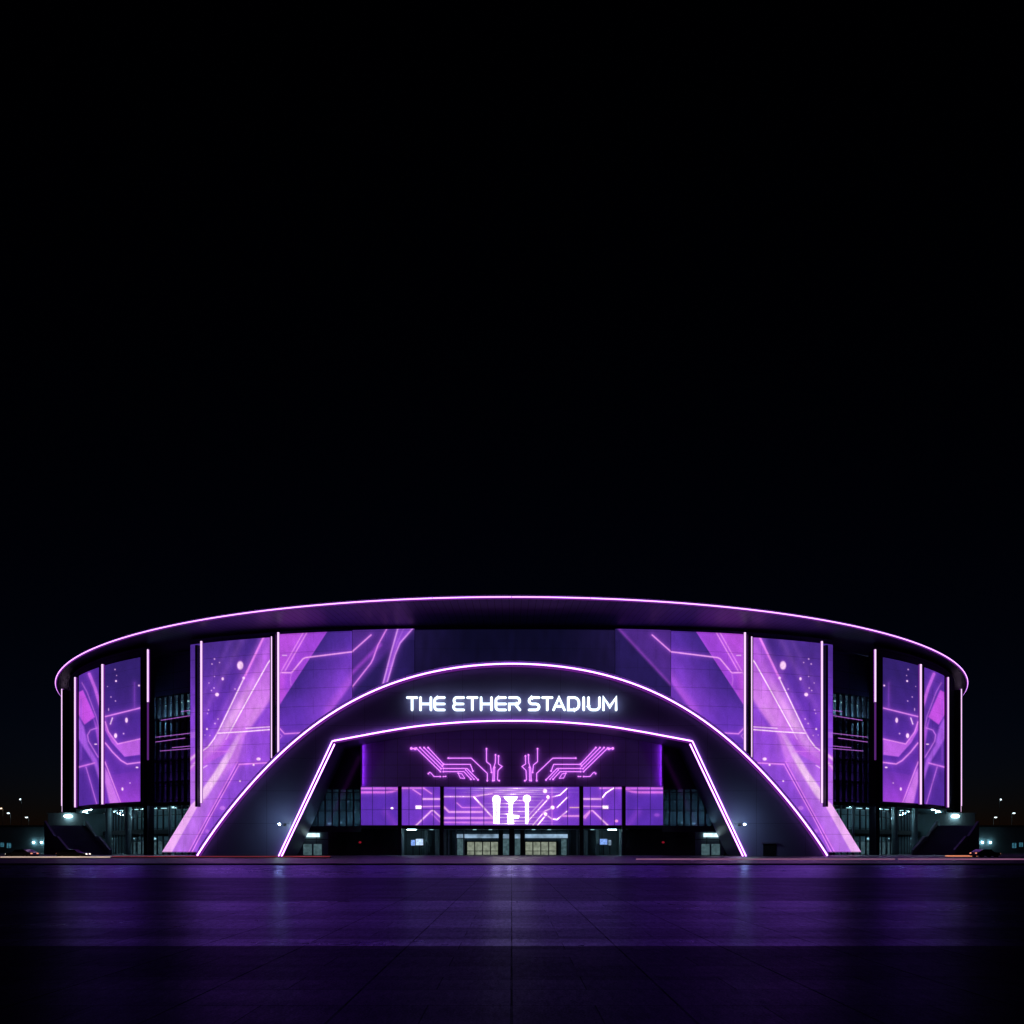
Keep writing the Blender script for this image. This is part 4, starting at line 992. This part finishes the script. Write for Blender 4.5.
# ------------------------------------------------------------------ cars on the road
def make_car(label, lit):
    rt = thing('parked_car', label, 'car', (0, 0, 0), 'cars at the road edge')
    prof = [(-2.15, .32), (2.15, .32), (2.2, .62), (2.0, .84), (1.0, .95), (.45, 1.38), (-1.0, 1.42), (-1.75, 1.02), (-2.15, .92), (-2.22, .6)]
    m2 = MB(); m2.slab_xz(prof, -.86, .86); m2.build('body', M['paint'], rt)
    m2 = MB(); m2.slab_xz([(.86, .97), (.40, 1.33), (-.95, 1.36), (-1.5, 1.03)], -.875, .875); m2.build('window', M['darkglass'], rt)
    for x in (-1.32, 1.34):
        for y in (-.80, .80):
            m2 = MB(); m2.tube([(x, y - .11, .33), (x, y + .11, .33)], .33, 18, up=(0, 0, 1)); w = m2.build('wheel', M['tyre'], rt)
            m2 = MB(); m2.tube([(x, y - .125, .33), (x, y + .125, .33)], .2, 14, up=(0, 0, 1)); m2.build('rim', M['rim'], w)
    for y in (-.62, .62):
        m2 = MB(); m2.ball((2.12, y, .68), .16, .26, .10); m2.build('headlight', M['headlight'] if lit else M['taillight'], rt, True)
        m2 = MB(); m2.ball((-2.17, y, .78), .10, .24, .10); m2.build('tail_light', M['taillight'], rt, True)
    return rt
cars = [(73.5, 118, 0, 'dark car with lit headlights in front of the left staircase', True), (22, 118, 180, 'dark car with lit headlights near the left edge of the road', True),
        (985, 126, 0, 'dark car with orange lamps below the wall lamps on the right', False)]
for px, Y, rz, lab, lit in cars:
    c = make_car(lab, lit); c.location = ((px - CX) / F * Y, Y, .02); c.rotation_euler = (0, 0, R(rz + (8 if rz == 0 else -8)))
# ------------------------------------------------------------------ car light trails built as glowing strips along the road
def trail_line(label, px0, px1, py, Y, mk, h=.12, w=.18, gaps=()):
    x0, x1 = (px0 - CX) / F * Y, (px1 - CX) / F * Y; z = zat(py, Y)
    rt = thing('trail_strip', label, 'light trail', ((x0 + x1) / 2, Y, PZ), 'car light trails built as glowing strips')
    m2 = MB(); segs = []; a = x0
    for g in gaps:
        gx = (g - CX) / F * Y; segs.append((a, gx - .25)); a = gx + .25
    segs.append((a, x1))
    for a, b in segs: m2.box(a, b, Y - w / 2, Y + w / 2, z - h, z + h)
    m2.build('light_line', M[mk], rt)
    m2 = MB(); m2.box(x0 - .2, x1 + .2, Y - w / 2 + .02, Y + w / 2 + .25, PZ - .03, max(z - h - .003, PZ + .02)); m2.build('trail_base', M['darkconcrete'], rt)  # made-up base that carries the glowing trail
trail_line('bright warm white car light trail as a glowing strip along the road at the left edge', -60, 110, 857.0, 112, 'trailwarm', .08)
trail_line('dim red car light trail as a glowing strip along the road before the left half of the arch', 112, 330, 856.5, 116, 'trailred', .06)
trail_line('long pink car light trail as a glowing strip along the road on the right', 636, 1090, 859.4, 96, 'trailpink', .11, gaps=(896.5,))
trail_line('short orange car light trail as a glowing strip at the foot of the right staircase', 945.5, 977, 856.0, 128, 'trailorange', .10)
# ------------------------------------------------------------------ ground
def paving():
    m, nt, out = new_mat('plaza_paving')
    tc = N(nt, 'ShaderNodeTexCoord'); sep = N(nt, 'ShaderNodeSeparateXYZ'); nt.links.new(tc.outputs['Object'], sep.inputs[0])
    def mth(op, a, b_=None, **k):
        n = N(nt, 'ShaderNodeMath', operation=op)
        for i, v in enumerate((a, b_)):
            if v is None: continue
            if isinstance(v, (int, float)): n.inputs[i].default_value = v
            else: nt.links.new(v, n.inputs[i])
        n.use_clamp = k.get('clamp', False); return n.outputs[0]
    def noise(scale, det=5, rough=.55):
        n = N(nt, 'ShaderNodeTexNoise'); n.inputs['Scale'].default_value = scale; n.inputs['Detail'].default_value = det; n.inputs['Roughness'].default_value = rough
        nt.links.new(tc.outputs['Object'], n.inputs['Vector']); return n.outputs[0]
    x, y = sep.outputs[0], sep.outputs[1]
    # bands of honed and rough stone across the plaza
    rp = N(nt, 'ShaderNodeValToRGB'); cr = rp.color_ramp; cr.interpolation = 'CONSTANT'
    bands = [(-30, .40), (9.1, .32), (12.4, .92), (13.4, .66), (15.2, .84), (17.2, .74), (19.5, .88), (23.4, .56), (33, .50), (41.3, .95), (55, 1.0), (62, .9)]
    lo, hi = -30.0, 90.0
    cr.elements[0].position = 0; cr.elements[0].color = (bands[0][1],) * 3 + (1,)
    cr.elements[1].position = (bands[1][0] - lo) / (hi - lo); cr.elements[1].color = (bands[1][1],) * 3 + (1,)
    for p, v in bands[2:]:
        e = cr.elements.new((p - lo) / (hi - lo)); e.color = (v, v, v, 1)
    yy = mth('DIVIDE', mth('SUBTRACT', y, lo), hi - lo); nt.links.new(yy, rp.inputs[0])
    band = rp.outputs[0]
    # slabs: joints and slab to slab variation
    br = N(nt, 'ShaderNodeTexBrick'); br.offset = .5; br.squash = 1
    nt.links.new(tc.outputs['Object'], br.inputs['Vector'])
    br.inputs['Scale'].default_value = 1.0; br.inputs['Brick Width'].default_value = 1.75; br.inputs['Row Height'].default_value = .875
    br.inputs['Mortar Size'].default_value = .008; br.inputs['Mortar Smooth'].default_value = .2; br.inputs['Bias'].default_value = 0
    br.inputs['Color1'].default_value = (.82, .82, .82, 1); br.inputs['Color2'].default_value = (1.1, 1.1, 1.1, 1); br.inputs['Mortar'].default_value = (.45, .45, .45, 1)
    def joint(sock, step, w):
        f = mth('FRACT', mth('DIVIDE', mth('ADD', sock, 1750 * .5 * 0 + step * .5), step)); return mth('LESS_THAN', mth('ABSOLUTE', mth('SUBTRACT', f, .5)), w / step / 2)
    jx = joint(x, 1.75, .03)
    big = noise(.09, 4); mid = noise(1.1, 6); fine = noise(38, 3, .7)
    n1 = N(nt, 'ShaderNodeMapRange'); n1.inputs['To Min'].default_value = .7; n1.inputs['To Max'].default_value = 1.3; nt.links.new(mid, n1.inputs['Value'])
    n2 = N(nt, 'ShaderNodeMapRange'); n2.inputs['From Min'].default_value = .3; n2.inputs['From Max'].default_value = .7; n2.inputs['To Min'].default_value = .6; n2.inputs['To Max'].default_value = 1.4; nt.links.new(fine, n2.inputs['Value'])
    bw = N(nt, 'ShaderNodeRGBToBW'); nt.links.new(br.outputs[0], bw.inputs[0])
    v = mth('MULTIPLY', mth('MULTIPLY', bw.outputs[0], n1.outputs[0]), n2.outputs[0])
    v = mth('MULTIPLY', v, mth('SUBTRACT', 1.0, mth('MULTIPLY', jx, .55)))
    v = mth('MULTIPLY', v, mth('ADD', mth('MULTIPLY', band, .75), .25))
    df = N(nt, 'ShaderNodeBsdfDiffuse'); gl = N(nt, 'ShaderNodeBsdfGlossy'); mx = N(nt, 'ShaderNodeMixShader'); fr = N(nt, 'ShaderNodeFresnel'); fr.inputs[0].default_value = 1.55
    sc = N(nt, 'ShaderNodeVectorMath', operation='SCALE'); sc.inputs[0].default_value = GROUND_COL; nt.links.new(v, sc.inputs['Scale']); nt.links.new(sc.outputs[0], df.inputs[0])
    # polished bands shine, flamed bands are rough
    ro = mth('ADD', mth('MULTIPLY', band, -.10), .38); ro = mth('ADD', ro, mth('MULTIPLY', mth('SUBTRACT', mid, .5), .10)); ro = mth('ADD', ro, mth('MULTIPLY', mth('SUBTRACT', big, .5), .12), clamp=True)
    nt.links.new(ro, gl.inputs['Roughness'])
    streak = N(nt, 'ShaderNodeMapping'); streak.inputs['Scale'].default_value = (.35, 2.2, 1); nt.links.new(tc.outputs['Object'], streak.inputs[0])
    sn = N(nt, 'ShaderNodeTexNoise'); sn.inputs['Scale'].default_value = 1.0; sn.inputs['Detail'].default_value = 5; nt.links.new(streak.outputs[0], sn.inputs['Vector'])
    n3 = N(nt, 'ShaderNodeMapRange'); n3.inputs['From Min'].default_value = .3; n3.inputs['From Max'].default_value = .7; n3.inputs['To Min'].default_value = .86; n3.inputs['To Max'].default_value = 1.12; nt.links.new(sn.outputs[0], n3.inputs['Value'])
    gm = N(nt, 'ShaderNodeMapping'); gm.inputs['Scale'].default_value = (11, 3.2, 1); nt.links.new(tc.outputs['Object'], gm.inputs[0])
    gn = N(nt, 'ShaderNodeTexNoise'); gn.inputs['Scale'].default_value = 1.0; gn.inputs['Detail'].default_value = 3; gn.inputs['Roughness'].default_value = .8; nt.links.new(gm.outputs[0], gn.inputs['Vector'])
    n4 = N(nt, 'ShaderNodeMapRange'); n4.inputs['From Min'].default_value = .25; n4.inputs['From Max'].default_value = .75; n4.inputs['To Min'].default_value = .55; n4.inputs['To Max'].default_value = 1.45; nt.links.new(gn.outputs[0], n4.inputs['Value'])
    band = mth('MULTIPLY', mth('MULTIPLY', band, n4.outputs[0]), bw.outputs[0])
    gs = N(nt, 'ShaderNodeVectorMath', operation='SCALE'); gs.inputs[0].default_value = GLOSS_COL
    nt.links.new(mth('MULTIPLY', mth('MULTIPLY', mth('MULTIPLY', band, n3.outputs[0]), n2.outputs[0]), mth('SUBTRACT', 1.0, mth('MULTIPLY', jx, .45))), gs.inputs['Scale']); nt.links.new(gs.outputs[0], gl.inputs[0])
    bp = N(nt, 'ShaderNodeBump'); bp.inputs['Strength'].default_value = .3; bp.inputs['Distance'].default_value = .008
    nt.links.new(mth('ADD', fine, mth('MULTIPLY', bw.outputs[0], .5)), bp.inputs['Height'])
    for q_ in (df, gl): nt.links.new(bp.outputs[0], q_.inputs['Normal'])
    nt.links.new(fr.outputs[0], mx.inputs[0]); nt.links.new(df.outputs[0], mx.inputs[1]); nt.links.new(gl.outputs[0], mx.inputs[2]); nt.links.new(mx.outputs[0], out.inputs[0])
    return m
GROUND_COL = (.07, .05, .16); GLOSS_COL = (.31, .27, .60)
def sheet(name, x0, x1, y0, y1, z, material):
    m2 = MB(); m2.add([(x0, y0, z), (x1, y0, z), (x1, y1, z), (x0, y1, z)], [(0, 1, 2, 3)]); return struct(m2.build(name, material))
asphalt = mat('asphalt', (.05, .05, .055), .55, 0, .3, .5, bump=.3)
sheet('ground', -3000, 3000, -300, 6000, -.02, asphalt)
sheet('plaza', -260, 260, -30, 73, 0, paving())
mb = MB(); mb.box(-400, 400, 73.0, 73.35, -.019, PZ); struct(mb.build('kerb', mat('dark_kerb_stone', (.03, .028, .04), .7, 0, .3, .6)))
sheet('pavement', -400, 400, 73.35, 104, PZ - .004, mat('pavement_slabs', (.10, .08, .20), .45, 0, .2, .3, seam=(3.5, 3.5, .04, 'xy')))
sheet('road', -400, 400, 104, 130, PZ - .05, mat('road_asphalt', (.06, .055, .075), .5, 0, .3, .4))
sheet('forecourt', -400, 400, 130, 460, PZ - .004, mat('forecourt_slabs', (.12, .11, .15), .45, 0, .2, .3, seam=(3.5, 3.5, .04, 'xy')))
mb = MB(); mb.box(-400, 400, 103.7, 104, -.015, PZ + .0); mb.box(-400, 400, 130, 130.3, -.015, PZ); struct(mb.build('road_kerb', M['darkconcrete']))
# ------------------------------------------------------------------ sky, moonlight, camera
SUN_EL = -6.0
w = bpy.data.worlds.new('World'); S.world = w; w.use_nodes = True
nt = w.node_tree; nt.nodes.clear()
sk = nt.nodes.new('ShaderNodeTexSky'); sk.sky_type = 'NISHITA'; sk.sun_disc = False
sk.sun_elevation = R(SUN_EL); sk.sun_rotation = R(0); sk.air_density = 1.0; sk.dust_density = 0.0; sk.ozone_density = 3.0
bg = nt.nodes.new('ShaderNodeBackground'); bg.inputs[1].default_value = .15
ow = nt.nodes.new('ShaderNodeOutputWorld'); nt.links.new(sk.outputs[0], bg.inputs[0]); nt.links.new(bg.outputs[0], ow.inputs[0])
sl = bpy.data.lights.new('moonlight', 'SUN'); sl.energy = .003; sl.angle = R(.5); sl.color = (.7, .8, 1.0)
so = bpy.data.objects.new('moonlight', sl); COL.objects.link(so); so.rotation_euler = (R(50), 0, R(20))
cd = bpy.data.cameras.new('camera'); cam = bpy.data.objects.new('camera', cd); COL.objects.link(cam)
cam.location = (0, 0, H); cam.rotation_euler = (R(90), 0, 0)
cd.sensor_width = 36; cd.sensor_fit = 'HORIZONTAL'; cd.lens = F / 1024 * 36; cd.shift_y = (HY - 512) / 1024; cd.shift_x = (512 - CX) / 1024; cd.clip_start = .1; cd.clip_end = 9000
S.camera = cam
S.render.engine = 'CYCLES'
S.view_settings.view_transform = 'Standard'; S.view_settings.look = 'None'; S.view_settings.exposure = 0; S.view_settings.gamma = 1
S.cycles.max_bounces = 8; S.cycles.transparent_max_bounces = 12
